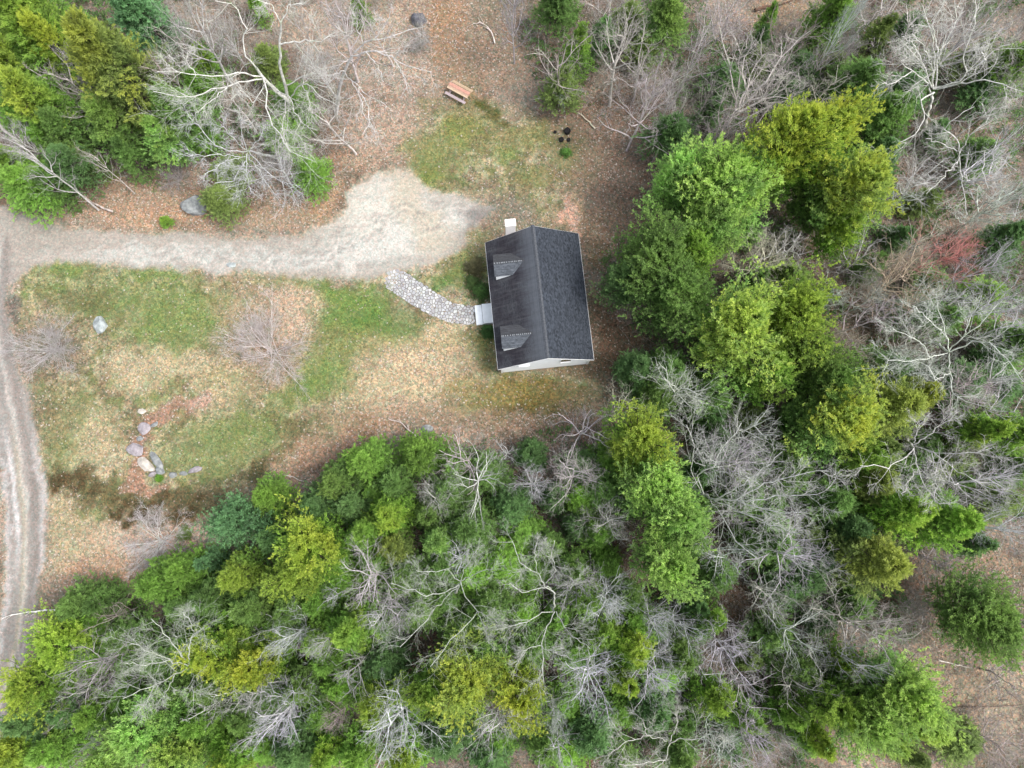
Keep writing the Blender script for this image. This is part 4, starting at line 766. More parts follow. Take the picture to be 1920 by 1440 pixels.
# ================================================================ TREES
GB = (.125, .250, .048); GY = (.150, .295, .048); DG = (.078, .165, .062); BG = (.100, .215, .105); OLV = (.140, .205, .065); LG = (.205, .370, .115); MG = (.100, .195, .055)
cg = {'tl': 'evergreens in the top left woods', 'bl': 'evergreens in the lower left woods', 'bc': 'evergreens in the lower middle woods', 'br': 'evergreens in the lower right woods', 'r': 'evergreens right of the house', 'tr': 'evergreens in the top right woods'}
CON = [
# kind, px, py, r, h, colour, yellow, group, label
('hem', 60, 40, 78, 11, GB, .35, 'tl', 'broad bright green evergreen filling the top left corner'),
('hem', 212, 120, 84, 14, OLV, .75, 'tl', 'tall olive and yellow topped conifer left of the big white bare tree'),
('hem', 262, 26, 56, 9, BG, .0, 'tl', 'blue green conifer at the top edge between olive conifer and grey bare tree'),
('hem', 104, 84, 44, 10, GY, .8, 'tl', 'pointed yellow green conifer beside the corner evergreen'),
('hem', 74, 190, 60, 10, GB, .7, 'tl', 'yellow tipped conifer below the pointed one, near the left edge'),
('hem', 8, 120, 52, 10, GB, .6, 'tl', 'yellow green conifer cut by the left edge above the leaning grey tree'),
('hem', 330, 205, 58, 8, MG, .1, 'tl', 'dark low spreading evergreen between olive conifer and white bare tree'),
('hem', 210, 225, 52, 8, MG, .2, 'tl', 'mid green evergreen directly below the tall olive conifer'),
('hem', 300, 258, 38, 6.5, LG, .45, 'tl', 'small bright round conifer with pale yellow tip above the litter bank'),
('hem', 120, 240, 46, 7, MG, .1, 'tl', 'mid green conifer left of the bare grey fan in the top left woods'),
('hem', 128, 305, 46, 6.5, DG, .0, 'tl', 'dark green conifer at the foot of the top left woods'),
('hem', 48, 345, 52, 6, GB, .1, 'tl', 'low green conifer at the left edge just above the driveway'),
('hem', 12, 300, 36, 7, GB, .2, 'tl', 'green conifer on the left edge behind the leaning grey trunk'),
('hem', 582, 322, 37, 5, GB, .05, 'tl', 'round green conifer beside the drive turning area, under bare branches'),
('hem', 415, 372, 40, 3.2, OLV, .1, 'tl', 'low olive shrubby conifer right of the large grey boulder'),
('hem', 548, 190, 46, 5, MG, .1, 'tl', 'green conifer half hidden beneath the big white bare tree'),
('hem', 535, 250, 40, 5, GB, .1, 'tl', 'green conifer under the drooping limbs above the round conifer'),
('hem', 383, 112, 26, 5, GY, .3, 'tl', 'small yellow green conifer under the left limbs of the white tree'),
('hem', 500, 115, 36, 5, OLV, .2, 'tl', 'dull olive conifer behind the trunk of the big white bare tree'),
('hem', 480, 10, 18, 3.5, GY, .1, 'tl', 'tiny olive conifer at the top edge behind white limbs'),
('hem', 308, 412, 12, 1.2, GY, .2, 'tl', 'tiny yellow green sapling on orange litter by the driveway'),
('hem', 672, 12, 20, 3.5, GB, .1, 'tl', 'small green sapling at the top edge left of the dark boulder'),
('hem', 1084, 90, 31, 8, GB, .3, 'tr', 'bright green conifer right of the fallen branches near the top'),
('hem', 1056, 160, 38, 6, OLV, .0, 'tr', 'dull olive conifer wrapped in thin bare branches'),
('hem', 1044, 8, 42, 8, MG, .0, 'tr', 'dark green conifer at the top edge right of the grey bare tree'),
('hem', 1250, 38, 46, 9, MG, .2, 'tr', 'green conifer near the top edge between two bare trees'),
('hem', 1440, 36, 18, 5, GB, .1, 'tr', 'small green conifer below the fallen log at the top'),
('hem', 1556, 34, 44, 10, GB, .1, 'tr', 'tall narrow green conifer at the top edge beside the pale ghostly tree'),
('hem', 1424, 76, 20, 5, DG, .0, 'tr', 'small dark conifer among bare trunks at upper right'),
('hem', 1648, 62, 28, 6, OLV, .1, 'tr', 'olive conifer beside the litter patch at the top right'),
('hem', 1604, 165, 56, 10, MG, .0, 'tr', 'upper left one of the dark conifer group above the yellow crowns'),
('hem', 1652, 228, 62, 12, MG, .05, 'tr', 'large dark green conifer in the middle of its group'),
('hem', 1640, 300, 52, 9, DG, .0, 'tr', 'lowest conifer of the dark group, touching the yellow crowns'),
('hem', 1830, 112, 32, 6, OLV, .2, 'tr', 'olive conifer behind the twisted white limbs at upper right'),
('hem', 1885, 125, 46, 8, GB, .1, 'tr', 'green conifer near the right edge behind white limbs'),
('hem', 1690, 170, 44, 7, DG, .0, 'tr', 'very dark conifer in the hollow left of the twisted white tree'),
('hem', 1262, 248, 46, 7, DG, .0, 'tr', 'dark blue green conifer above the pale pine by the house'),
('pine', 1268, 345, 54, 13, LG, .15, 'r', 'pale green feathery pine lobe nearest the house'),
('pine', 1350, 358, 90, 15, LG, .40, 'r', 'largest pale green pine with star shaped tips right of the house'),
('pine', 1325, 428, 66, 13, LG, .30, 'r', 'pale green pine hanging below the largest pale pine'),
('pine', 1455, 285, 76, 20, GY, .85, 'r', 'dark green pine with golden crown, left one of the golden pair'),
('pine', 1525, 280, 68, 18, GY, 1.0, 'r', 'yellow green pine on the right shoulder of the golden pine'),
('pine', 1592, 368, 66, 17, LG, .85, 'r', 'golden tipped round pine at the right end of the golden crowns'),
('pine', 1525, 375, 48, 10, MG, .25, 'r', 'darker green pine tucked below the golden pair'),
('pine', 1572, 440, 38, 10, GY, .5, 'r', 'lower yellow green pine trailing under the golden crowns'),
('pine', 1222, 495, 76, 14, MG, .10, 'r', 'broad mid green pine nearest the east roof slope'),
('pine', 1265, 560, 70, 13, MG, .10, 'r', 'mid green pine below and right of the one by the east roof'),
('pine', 1170, 530, 40, 10, DG, .05, 'r', 'darker pine leaning closest over the strip beside the house'),
('pine', 1290, 480, 48, 12, GB, .25, 'r', 'small light pine crown squeezed under the pale pines'),
('pine', 1375, 635, 90, 16, LG, .70, 'r', 'round yellow crowned pine at the heart of the right woods'),
('pine', 1475, 610, 74, 16, GB, .55, 'r', 'green pine joined to the right side of the round yellow crowned pine'),
('pine', 1500, 665, 48, 13, MG, .25, 'r', 'mid green pine under the joined pair in the right woods'),
('pine', 1425, 700, 54, 13, GB, .45, 'r', 'green pine hanging below the round yellow crowned pine'),
('pine', 1535, 725, 56, 12, MG, .10, 'r', 'dark green pine between the two yellow crowned pines'),
('pine', 1572, 785, 72, 15, LG, .90, 'r', 'bright golden green oval pine lower right of the round one'),
('pine', 1505, 790, 42, 10, MG, .15, 'r', 'dull green pine left of the bright golden oval pine'),
('pine', 1600, 855, 36, 11, GB, .4, 'r', 'small green pine just under the golden oval pine'),
('hem', 1665, 765, 62, 12, OLV, .45, 'r', 'mossy olive conifer right of the golden oval pine'),
('hem', 1715, 745, 40, 10, OLV, .65, 'r', 'small spiky olive yellow conifer with star shaped outline'),
('hem', 1650, 850, 44, 8, OLV, .05, 'r', 'grey green conifer beneath the mossy olive conifer'),
('hem', 1195, 690, 42, 7, DG, .0, 'r', 'dark conifer just off the south east corner of the house'),
('hem', 1255, 700, 50, 8, MG, .0, 'r', 'dark green conifer behind pale twigs right of the house corner'),
('hem', 1325, 740, 48, 8, MG, .0, 'r', 'dark conifer under the white twiggy tree right of the house'),
('hem', 1230, 745, 42, 7, MG, .1, 'r', 'green conifer directly above the long light green pine'),
('pine', 1195, 835, 66, 14, GB, .65, 'bc', 'upper yellow tipped part of the long light green pine row'),
('pine', 1235, 915, 72, 15, LG, .35, 'bc', 'middle light green pine of the long vertical row'),
('pine', 1262, 975, 60, 15, LG, .30, 'bc', 'lower light green pine of the long vertical row'),
('pine', 1248, 1055, 56, 14, LG, .30, 'bc', 'lowest light green pine at the tip of the vertical row'),
('hem', 1840, 560, 42, 7, GB, .2, 'r', 'green conifer below the red budded tree'),
('hem', 1880, 455, 42, 8, DG, .0, 'r', 'very dark conifer right of the red budded tree'),
('hem', 1720, 590, 40, 7, DG, .0, 'r', 'dark conifer under thin bare stems below the tan tree'),
('hem', 1668, 690, 38, 7, DG, .0, 'r', 'dark conifer below the tan brown fluffy tree'),
('hem', 1765, 600, 36, 7, MG, .0, 'r', 'mid green conifer left of the large white branched tree'),
('hem', 1800, 720, 46, 7, DG, .0, 'r', 'dark conifer beneath the large white branched tree at right'),
('hem', 1905, 640, 46, 7, MG, .1, 'r', 'green conifer cut by the right edge near the white trees'),
('hem', 1838, 805, 38, 10, GY, .55, 'br', 'yellow green feathery conifer at right, above the whitish fans'),
('hem', 1892, 815, 44, 9, GB, .15, 'br', 'bright green conifer touching the right edge'),
('hem', 1900, 880, 40, 7, MG, .1, 'br', 'mid green conifer below the bright one on the right edge'),
('hem', 1640, 905, 46, 9, OLV, .3, 'br', 'olive conifer under the golden oval pine and whitish twigs'),
('hem', 1688, 955, 50, 12, GY, .40, 'br', 'yellow green drooping conifer left of the spiky dark one'),
('hem', 1762, 975, 56, 12, GY, .30, 'br', 'spiky green conifer with star tips above the bare litter'),
('hem', 1638, 1050, 62, 12, OLV, .50, 'br', 'rounded olive gold conifer in the lower right woods'),
('hem', 1600, 990, 46, 7, DG, .0, 'br', 'dark conifer above the rounded olive gold conifer'),
('hem', 1832, 1022, 28, 4, DG, .0, 'br', 'small lone dark green conifer on litter at right'),
('pine', 1838, 1158, 76, 11, MG, .15, 'br', 'big solitary dark green conifer on bare litter at lower right'),
('pine', 1680, 1300, 72, 15, LG, .45, 'br', 'large lime green pine with yellow tips at lower right'),
('pine', 1620, 1340, 58, 13, LG, .30, 'br', 'lime green pine forming the left part of the lime group'),
('pine', 1560, 1318, 46, 11, GB, .35, 'br', 'small green pine at the left end of the lime group'),
('pine', 1655, 1385, 30, 10, LG, .40, 'br', 'small lime green pine lobe hanging lowest in the lime group'),
('pine', 1712, 1352, 36, 12, LG, .50, 'br', 'lime pine at the right tip of the lime group'),
('hem', 1504, 1088, 46, 6, DG, .0, 'br', 'dark low conifer left of the rounded olive gold conifer'),
('hem', 1345, 1078, 40, 6, MG, .0, 'br', 'mid green conifer right of the lowest light green pine'),
('hem', 1586, 1240, 34, 8, GY, .35, 'br', 'small yellow green conifer above the lime group'),
('hem', 1800, 1392, 46, 3.4, OLV, .0, 'br', 'soft dull green low conifer at the bottom right'),
('hem', 1718, 1422, 26, 3.4, OLV, .0, 'br', 'low olive conifer at the bottom edge right of the lime group'),
('hem', 1750, 1340, 30, 4, OLV, .1, 'br', 'small olive shrub right of the lime group'),
('hem', 1398, 1342, 36, 8, GB, .25, 'br', 'bright green conifer in the lower right woods beside violet twigs'),
('hem', 1342, 1310, 42, 8, GY, .40, 'br', 'yellowish conifer left of the bright green one at lower right'),
('hem', 1334, 1160, 32, 8, GB, .3, 'br', 'small bright conifer beside the brown litter hollow'),
('hem', 1450, 1190, 46, 7, MG, .1, 'br', 'mid green conifer under pale greenish bare branches'),
('hem', 1490, 1250, 42, 7, MG, .1, 'br', 'green conifer under bare twigs above the green pair'),
('hem', 1480, 1330, 36, 7, GB, .15, 'br', 'green conifer left of the litter patch and lime group'),
('hem', 1528, 1385, 34, 7, GY, .5, 'br', 'yellow olive conifer bordering the pink litter patch'),
('hem', 1455, 1020, 52, 7, MG, .0, 'br', 'dull green conifer beneath the big whitish fan tree'),
('hem', 1400, 930, 46, 7, MG, .0, 'br', 'green conifer at the base of the big whitish fan tree'),
('hem', 1560, 940, 48, 7, MG, .0, 'br', 'dull green conifer at the right end of the big whitish fan'),
('hem', 1480, 880, 50, 7, MG, .05, 'br', 'green conifer below the dull pine left of the golden oval'),
('hem', 1310, 890, 36, 6, DG, .0, 'br', 'dark conifer right of the long light green pine row'),
('pine', 880, 1268, 76, 14, LG, .85, 'bc', 'large golden crowned pine in the bottom middle woods'),
('pine', 975, 1290, 54, 13, GY, .90, 'bc', 'golden green pine right of the large golden crowned one'),
('pine', 812, 1285, 48, 12, GB, .45, 'bc', 'green pine at the left of the large golden crowned one'),
('hem', 1185, 1215, 48, 10, GY, .65, 'bc', 'yellow green conifer below the light green pine row'),
('hem', 1165, 1268, 38, 9, GY, .45, 'bc', 'olive green conifer below the yellow green one'),
('hem', 1100, 1120, 46, 8, GB, .15, 'bc', 'bright green conifer under the small white star shaped tree'),
('hem', 1130, 1185, 40, 8, GB, .2, 'bc', 'green conifer below the white star shaped tree'),
('hem', 705, 1318, 48, 10, GB, .55, 'bc', 'yellow green conifer left of the bottom middle bare fan'),
('hem', 755, 1422, 40, 8, GY, .6, 'bc', 'yellow green conifer at the bottom edge below the bare fan'),
('hem', 668, 1412, 42, 8, GB, .2, 'bc', 'green conifer at the bottom edge left of the yellow green one'),
('hem', 660, 1185, 52, 10, GB, .45, 'bc', 'bright green conifer below the pinkish white bare tree'),
('hem', 722, 1240, 48, 7, DG, .0, 'bc', 'dark conifer between the bright conifer and the golden pine'),
('hem', 838, 1372, 56, 7, DG, .0, 'bc', 'broad dark conifer between the two bottom bare fans'),
('hem', 1112, 1372, 52, 7, DG, .0, 'bc', 'dark green conifer near the bottom edge right of centre'),
('hem', 1022, 1392, 44, 7, MG, .1, 'bc', 'mid green conifer at the bottom, right of the middle bare fan'),
('hem', 915, 1415, 46, 6, DG, .0, 'bc', 'dark conifer cut by the bottom edge under the middle bare fan'),
('hem', 822, 1012, 36, 9, LG, .2, 'bc', 'light green conifer left of the rusty litter hollow'),
('hem', 735, 962, 44, 10, GY, .50, 'bc', 'yellow green conifer in the middle band of woods'),
('hem', 735, 1025, 38, 7, OLV, .35, 'bc', 'brownish olive conifer below the yellow green one'),
('hem', 885, 988, 54, 8, MG, .0, 'bc', 'dull green conifer beneath the whitish spreading tree'),
('hem', 690, 1000, 44, 8, GB, .25, 'bc', 'green conifer left of the brownish olive one'),
('hem', 1082, 988, 30, 5, DG, .0, 'bc', 'round dark conifer right of the rusty litter hollow'),
('hem', 1034, 1030, 34, 5, MG, .1, 'bc', 'small green conifer beneath forked white branches'),
('hem', 1075, 1065, 34, 7, MG, .15, 'bc', 'mid green conifer by the dark litter hollow'),
('hem', 925, 1130, 48, 7, MG, .1, 'bc', 'green conifer between the two spreading bare trees'),
('hem', 790, 1140, 52, 7, MG, .1, 'bc', 'mid green conifer beneath the left spreading bare tree'),
('hem', 870, 1190, 48, 8, MG, .2, 'bc', 'green conifer just above the large golden crowned pine'),
('hem', 1000, 1205, 46, 7, MG, .1, 'bc', 'green conifer beneath the right spreading bare tree'),
('hem', 755, 1090, 42, 7, MG, .1, 'bc', 'green conifer at the left tips of the spreading bare tree'),
('hem', 1225, 1330, 44, 7, DG, .0, 'bc', 'dark conifer near the bottom right of centre under white twigs'),
('hem', 1268, 1405, 44, 8, MG, .15, 'bc', 'mid green conifer at the bottom edge under a white forked tree'),
('hem', 1160, 1425, 40, 7, MG, .1, 'bc', 'green conifer at the bottom edge, right of the dark one'),
('hem', 1275, 1230, 44, 8, MG, .1, 'bc', 'green conifer under white twigs below the brown hollow'),
('hem', 1300, 1130, 34, 6, DG, .0, 'bc', 'dark conifer between the vertical pine row and brown hollow'),
('hem', 1170, 1120, 40, 7, MG, .1, 'bc', 'green conifer left of the lowest light green pine'),
('hem', 1130, 920, 46, 7, MG, .0, 'bc', 'dull green conifer left of the vertical pine row'),
('hem', 1085, 880, 40, 5, DG, .0, 'bc', 'dark green conifer under grey twigs south of the house'),
('hem', 1000, 850, 34, 4.5, DG, .0, 'bc', 'low dark conifer at the lower rim of the clearing'),
('hem', 960, 950, 42, 6, DG, .0, 'bc', 'dark conifer between spreading whitish tree and white snag'),
('pine', 443, 972, 50, 9, BG, .0, 'bl', 'blue green soft conifer jutting into the clearing'),
('hem', 394, 1050, 26, 5, BG, .0, 'bl', 'small blue green conifer left of the larger blue one'),
('hem', 508, 930, 40, 8, GB, .1, 'bl', 'bright green conifer right of the blue green one at the woods edge'),
('pine', 585, 1020, 62, 12, GY, .75, 'bl', 'yellow topped pine at the front of the lower left woods'),
('pine', 555, 1075, 52, 10, GB, .45, 'bl', 'green pine just below the yellow topped pine'),
('hem', 300, 1090, 48, 7, GB, .05, 'bl', 'rich green star tipped conifer below the pale bare shrub'),
('hem', 350, 1068, 42, 7, GB, .1, 'bl', 'rich green conifer right of the star tipped one'),
('hem', 450, 1078, 44, 9, GB, .45, 'bl', 'yellow flecked conifer between blue green and yellow topped trees'),
('hem', 400, 1125, 48, 7, MG, .0, 'bl', 'dark green conifer below the blue green pair'),
('hem', 470, 1145, 54, 8, MG, .15, 'bl', 'mid green conifer above the yellow pair in the lower left woods'),
('hem', 545, 1140, 46, 7, MG, .1, 'bl', 'mid green conifer below the yellow topped pine'),
('hem', 515, 1010, 42, 7, DG, .0, 'bl', 'dark conifer between the blue green and yellow topped trees'),
('hem', 148, 1138, 48, 6, MG, .05, 'bl', 'dull green conifer at the corner where woods meet the road'),
('pine', 128, 1200, 56, 9, GY, .50, 'bl', 'yellow green pine beside the dirt road above the bare fan'),
('pine', 78, 1282, 52, 10, GY, .65, 'bl', 'yellow pine leaning toward the dirt road'),
('hem', 235, 1190, 44, 7, MG, .1, 'bl', 'green conifer between the road pines and the big bare fan'),
('hem', 195, 1130, 36, 5, MG, .0, 'bl', 'low green conifer right of the corner conifer'),
('pine', 412, 1222, 52, 11, GY, .85, 'bl', 'yellow pine, left one of the yellow pair'),
('pine', 488, 1245, 46, 11, GY, .95, 'bl', 'golden pine, right one of the yellow pair'),
('hem', 450, 1195, 40, 9, GB, .5, 'bl', 'green conifer joined to the top of the yellow pair'),
('hem', 62, 1345, 58, 7, DG, .05, 'bl', 'dark conifer near the bottom left corner'),
('hem', 26, 1408, 46, 8, GY, .70, 'bl', 'yellow conifer in the bottom left corner'),
('hem', 105, 1405, 46, 7, GB, .15, 'bl', 'green conifer at the bottom edge near the left corner'),
('hem', 188, 1335, 42, 7, GB, .3, 'bl', 'green conifer below the dark bare fan'),
('hem', 130, 1330, 42, 6, DG, .0, 'bl', 'very dark conifer between corner conifers and bare fan'),
('pine', 285, 1355, 56, 13, LG, .30, 'bl', 'tall soft lime pine, topmost of the lime clump at bottom left'),
('pine', 235, 1412, 52, 12, LG, .30, 'bl', 'soft lime pine at the left of the lime clump'),
('pine', 340, 1412, 50, 11, LG, .50, 'bl', 'lime yellow pine at the right of the lime clump'),
('hem', 430, 1425, 44, 10, GY, .95, 'bl', 'bright yellow conifer at the bottom edge, right of the lime clump'),
('hem', 375, 1355, 44, 8, GB, .1, 'bl', 'green conifer above the lime yellow pine'),
('hem', 320, 1300, 46, 7, MG, .1, 'bl', 'green conifer beneath the big pale bare fan'),
('hem', 300, 1235, 44, 6, MG, .0, 'bl', 'dull green conifer at the heart of the big pale bare fan'),
('hem', 555, 1405, 50, 8, DG, .05, 'bl', 'dark green conifer below the violet white bare tree'),
('hem', 615, 1412, 38, 8, GY, .6, 'bl', 'yellow green conifer at the bottom edge by the dark one'),
('hem', 460, 1345, 42, 7, MG, .1, 'bl', 'green conifer left of the violet white bare tree'),
('hem', 560, 1290, 40, 7, MG, .1, 'bl', 'green conifer above the violet white bare tree'),
('hem', 600, 1195, 40, 8, GB, .2, 'bl', 'green conifer under the two small white bare trees'),
('hem', 400, 1290, 40, 7, MG, .1, 'bl', 'green conifer right of the big pale bare fan'),
('hem', 690, 868, 50, 8, GB, .1, 'bc', 'bright green conifer at the woods edge below the litter bank'),
('hem', 635, 905, 44, 8, MG, .15, 'bc', 'mid green conifer at the woods edge left of the bright one'),
('hem', 785, 850, 46, 8, GB, .1, 'bc', 'green rounded conifer at the woods edge below the clearing'),
('hem', 735, 905, 46, 7, MG, .0, 'bc', 'mid green conifer behind the woods edge pair'),
('hem', 590, 955, 44, 7, DG, .0, 'bc', 'dark conifer above the yellow topped pine'),
('hem', 660, 945, 44, 7, DG, .05, 'bc', 'dark conifer left of the yellow green one in the middle band'),
('hem', 840, 925, 48, 7, MG, .0, 'bc', 'dull green conifer under the left part of the spreading whitish tree'),
('hem', 800, 965, 36, 7, MG, .1, 'bc', 'green conifer right of the yellow green one in the middle band'),
('hem', 1040, 935, 30, 6, DG, .0, 'bc', 'dark conifer right of the white snag'),
('hem', 1300, 1020, 34, 7, MG, .0, 'bc', 'green conifer right of the vertical pine row near the fan base'),
]
for k, px, py, r, h, c, yv, gk, lb in CON:
    rnd_ = 1 + .12 * math.sin(px * .7 + py); cc = tuple(v * rnd_ for v in c)
    place_conifer(k, px, py, r, h, cc, yv, lb, cg[gk])
# evergreen shrubs by the house and clearing
for px, py, r, h, c, lb in ((889, 497, 17, 1.0, (.10, .09, .055), 'brownish half bare shrub against the west wall above the green one'), (901, 543, 17, 1.1, (.030, .085, .022), 'dark green clipped shrub beside the upper side of the front steps'), (885, 528, 13, .8, (.045, .09, .03), 'small grey green shrub left of the clipped shrub'),
                            (914, 621, 14, 1.0, (.022, .075, .022), 'dark green shrub beside the lower side of the front steps'), (296, 896, 7, .35, (.10, .22, .03), 'tiny bright green plant at the foot of the cream slab rock'), (344, 1001, 14, .5, (.09, .15, .035), 'small green tuft beside the pale bare shrub'),
                            (1062, 284, 10, .4, (.06, .16, .03), 'bright green low plant below the charred stumps')):
    place_conifer('hem', px, py, r, h, c, .0, lb, None, 'evergreen_shrub', 'shrub')

# ---- traced trees
WH = (.62, .61, .59); GYB = (.40, .385, .375); PK = (.42, .36, .355); VI = (.47, .45, .48); OG = (.36, .36, .29); TN = (.42, .33, .25); GN = (.46, .50, .44); DKB = (.22, .19, .18); BR = (.30, .25, .23)
s3 = 1 / 3
custom_tree('bare_tree', 'largest white barked bare tree with crooked limbs, left of the picnic table', (0, 0), s3,
  [[(1725, 700, 0), (1640, 590, 3.4), (1560, 510, 6), (1490, 450, 7.6), (1440, 380, 9)], [(1620, 570, 4.0), (1600, 470, 6.5), (1572, 350, 8.5), (1570, 230, 10.5), (1580, 130, 12)]],
  [(1., (1440, 380, 9), (1380, 320, 10), (1370, 220, 11), (1388, 150, 12), (1340, 60, 12.6), (1290, 5, 13), (1210, 5, 13.3)), (1.1, (1470, 430, 8), (1350, 410, 9.4), (1240, 430, 10.2), (1100, 425, 11), (960, 402, 11.6), (885, 402, 12)), (.5, (1100, 425, 11), (1040, 350, 11.4), (1060, 285, 11.8)), (.5, (1000, 405, 11.3), (925, 350, 11.7), (900, 310, 12)),
   (1.1, (1490, 445, 7.8), (1350, 455, 9.3), (1290, 480, 10), (1180, 510, 11), (1070, 550, 11.6), (960, 525, 12), (860, 512, 12.3)), (.7, (1290, 480, 10), (1200, 560, 11), (1100, 635, 11.6)), (1.2, (1480, 440, 8), (1500, 520, 8.8), (1490, 590, 9.4), (1520, 690, 10), (1580, 770, 10.4), (1610, 840, 10.6), (1690, 880, 10.8), (1765, 905, 11)),
   (1., (1560, 510, 6.2), (1630, 545, 8), (1650, 620, 9), (1690, 690, 9.6), (1785, 732, 10)), (.7, (1600, 530, 6.5), (1602, 640, 8.4), (1580, 720, 9), (1622, 830, 9.6)), (.8, (1580, 130, 12), (1530, 30, 13), (1450, 0, 13.4)), (.8, (1580, 130, 12), (1620, 30, 13), (1725, 5, 13.6)),
   (1., (1575, 250, 10.2), (1700, 225, 11), (1810, 235, 11.6), (1890, 180, 12)), (.9, (1610, 480, 6.4), (1700, 430, 8), (1800, 405, 9), (1860, 430, 9.4)), (.9, (1640, 540, 6), (1680, 480, 7.8), (1750, 480, 8.6), (1800, 550, 9.2), (1905, 600, 9.8)), (.6, (1500, 460, 7.6), (1420, 580, 9), (1360, 500, 9.6), (1300, 560, 10)), (.5, (1700, 480, 8.2), (1740, 560, 9), (1760, 660, 9.6)), (.5, (1580, 720, 9), (1680, 760, 9.8), (1720, 820, 10))],
  (.56, .55, .53), 4, 1.3, .30, .11, 1.0)
custom_tree('bare_tree', 'white bare tree with arching limbs directly left of the picnic table', (640, 0), s3,
  [[(-30, 640, 0), (-5, 480, 4), (20, 400, 6), (60, 315, 8)]],
  [(1.2, (60, 315, 8), (130, 290, 9), (200, 290, 9.6), (290, 320, 10), (370, 370, 10.4), (510, 405, 10.8)), (1.2, (70, 300, 8.2), (120, 240, 9.4), (180, 222, 10), (300, 205, 10.6), (380, 172, 11), (470, 150, 11.4)), (.8, (130, 290, 9), (200, 370, 9.4), (240, 462, 9.6)), (.8, (20, 410, 6.5), (60, 455, 7.8), (100, 490, 8.4), (150, 540, 8.8), (250, 590, 9.2)),
   (.7, (60, 455, 7.8), (110, 560, 8.6), (130, 650, 9), (190, 730, 9.4)), (.7, (100, 490, 8.4), (150, 600, 9), (160, 700, 9.4), (120, 760, 9.6)), (.7, (180, 222, 10), (260, 130, 11), (280, 60, 11.8)), (.6, (290, 320, 10), (350, 420, 10.4), (370, 510, 10.6)), (.7, (20, 400, 6.4), (-60, 420, 8), (-130, 380, 9)), (.6, (120, 240, 9.4), (90, 150, 10.6), (60, 60, 11.6))],
  (.56, .53, .54), 9, 1.15, .24, .10, 1.0)
custom_tree('bare_tree', 'tall twisted white limbed tree near the upper right corner', (1280, 0), s3,
  [[(1360, 700, 0), (1390, 600, 4), (1410, 520, 7)]],
  [(1.1, (1400, 560, 5.5), (1382, 470, 8), (1290, 400, 10), (1230, 350, 11)), (.6, (1290, 400, 10), (1200, 460, 10.6), (1120, 472, 11)), (1.0, (1410, 500, 7.5), (1360, 380, 9.6), (1300, 300, 11), (1215, 215, 12.4)), (.8, (1340, 340, 10.2), (1300, 245, 12), (1235, 205, 12.6)), (1.1, (1412, 500, 7.6), (1412, 300, 10.8), (1400, 180, 12.4), (1350, 30, 14)), (.8, (1412, 400, 9), (1350, 250, 11.6), (1290, 190, 12.6)),
   (1.0, (1420, 500, 7.6), (1440, 300, 10.8), (1540, 120, 13), (1530, 0, 14)), (.9, (1440, 330, 10.4), (1400, 130, 13), (1470, 20, 14)), (1.1, (1425, 495, 7.6), (1550, 462, 8.8), (1600, 400, 9.8), (1700, 340, 11), (1750, 280, 11.8), (1845, 250, 12.4)), (1.1, (1425, 500, 7.4), (1560, 470, 8.8), (1680, 450, 10), (1780, 462, 10.6), (1860, 500, 11), (1940, 522, 11.4)),
   (1.0, (1415, 520, 7), (1340, 560, 7.6), (1356, 680, 8.2), (1300, 770, 8.6), (1225, 800, 8.8)), (.7, (1600, 400, 9.8), (1570, 320, 11), (1640, 150, 13), (1645, 0, 14)), (.6, (1700, 340, 11), (1680, 260, 12)), (.8, (1440, 320, 10.6), (1480, 180, 12.4), (1590, 60, 13.6))],
  WH, 14, 1.0, .27, .12, 1.1)
custom_tree('bare_tree', 'whitish bare tree with long downward limbs below the twisted tree at right', (1280, 0), s3,
  [[(1500, 980, 0), (1530, 930, 4.5), (1555, 880, 8)]],
  [(.9, (1555, 880, 8), (1570, 980, 9.5), (1580, 1080, 10.2), (1602, 1210, 10.8)), (.9, (1555, 890, 7.8), (1500, 960, 9), (1440, 1020, 9.8), (1370, 1090, 10.4)), (.9, (1555, 880, 8), (1550, 800, 9.6), (1470, 720, 10.6), (1540, 660, 11.2), (1640, 600, 11.8)), (.8, (1555, 880, 8), (1700, 850, 9.6), (1790, 900, 10.4), (1880, 960, 11)), (.8, (1550, 850, 8.6), (1440, 800, 10), (1370, 780, 10.8)), (.8, (1560, 860, 8.4), (1620, 760, 10.2), (1700, 690, 11.4), (1760, 600, 12)), (.7, (1700, 850, 9.6), (1690, 960, 10.4), (1720, 1060, 11))],
  (.56, .55, .54), 17, 1.1, .2, .085, 1.0)
s7 = (640, 960)
custom_tree('bare_tree', 'spreading white bare tree, left one of the pair above the golden pine', s7, s3,
  [[(640, 470, 0), (650, 440, 5), (670, 390, 9)]],
  [(1., (660, 410, 8), (560, 460, 9.6), (470, 470, 10.4), (400, 440, 11), (280, 400, 11.6)), (1., (670, 390, 9), (700, 480, 9.8), (770, 560, 10.4), (700, 640, 11), (600, 740, 11.6), (500, 870, 12)), (.8, (650, 430, 7), (530, 540, 9.6), (480, 620, 10.4), (410, 680, 11), (330, 760, 11.4)), (.8, (670, 390, 9), (700, 300, 10.4), (760, 220, 11.4)), (.8, (670, 390, 9), (760, 340, 10.4), (860, 320, 11.4)), (.6, (770, 560, 10.4), (850, 600, 11), (930, 640, 11.6)), (.7, (670, 390, 9), (600, 320, 10.4), (520, 340, 11), (420, 330, 11.6)), (.6, (770, 560, 10.4), (810, 650, 11), (830, 740, 11.4))],
  (.40, .42, .38), 21, 1.2, .16, .06, .9)
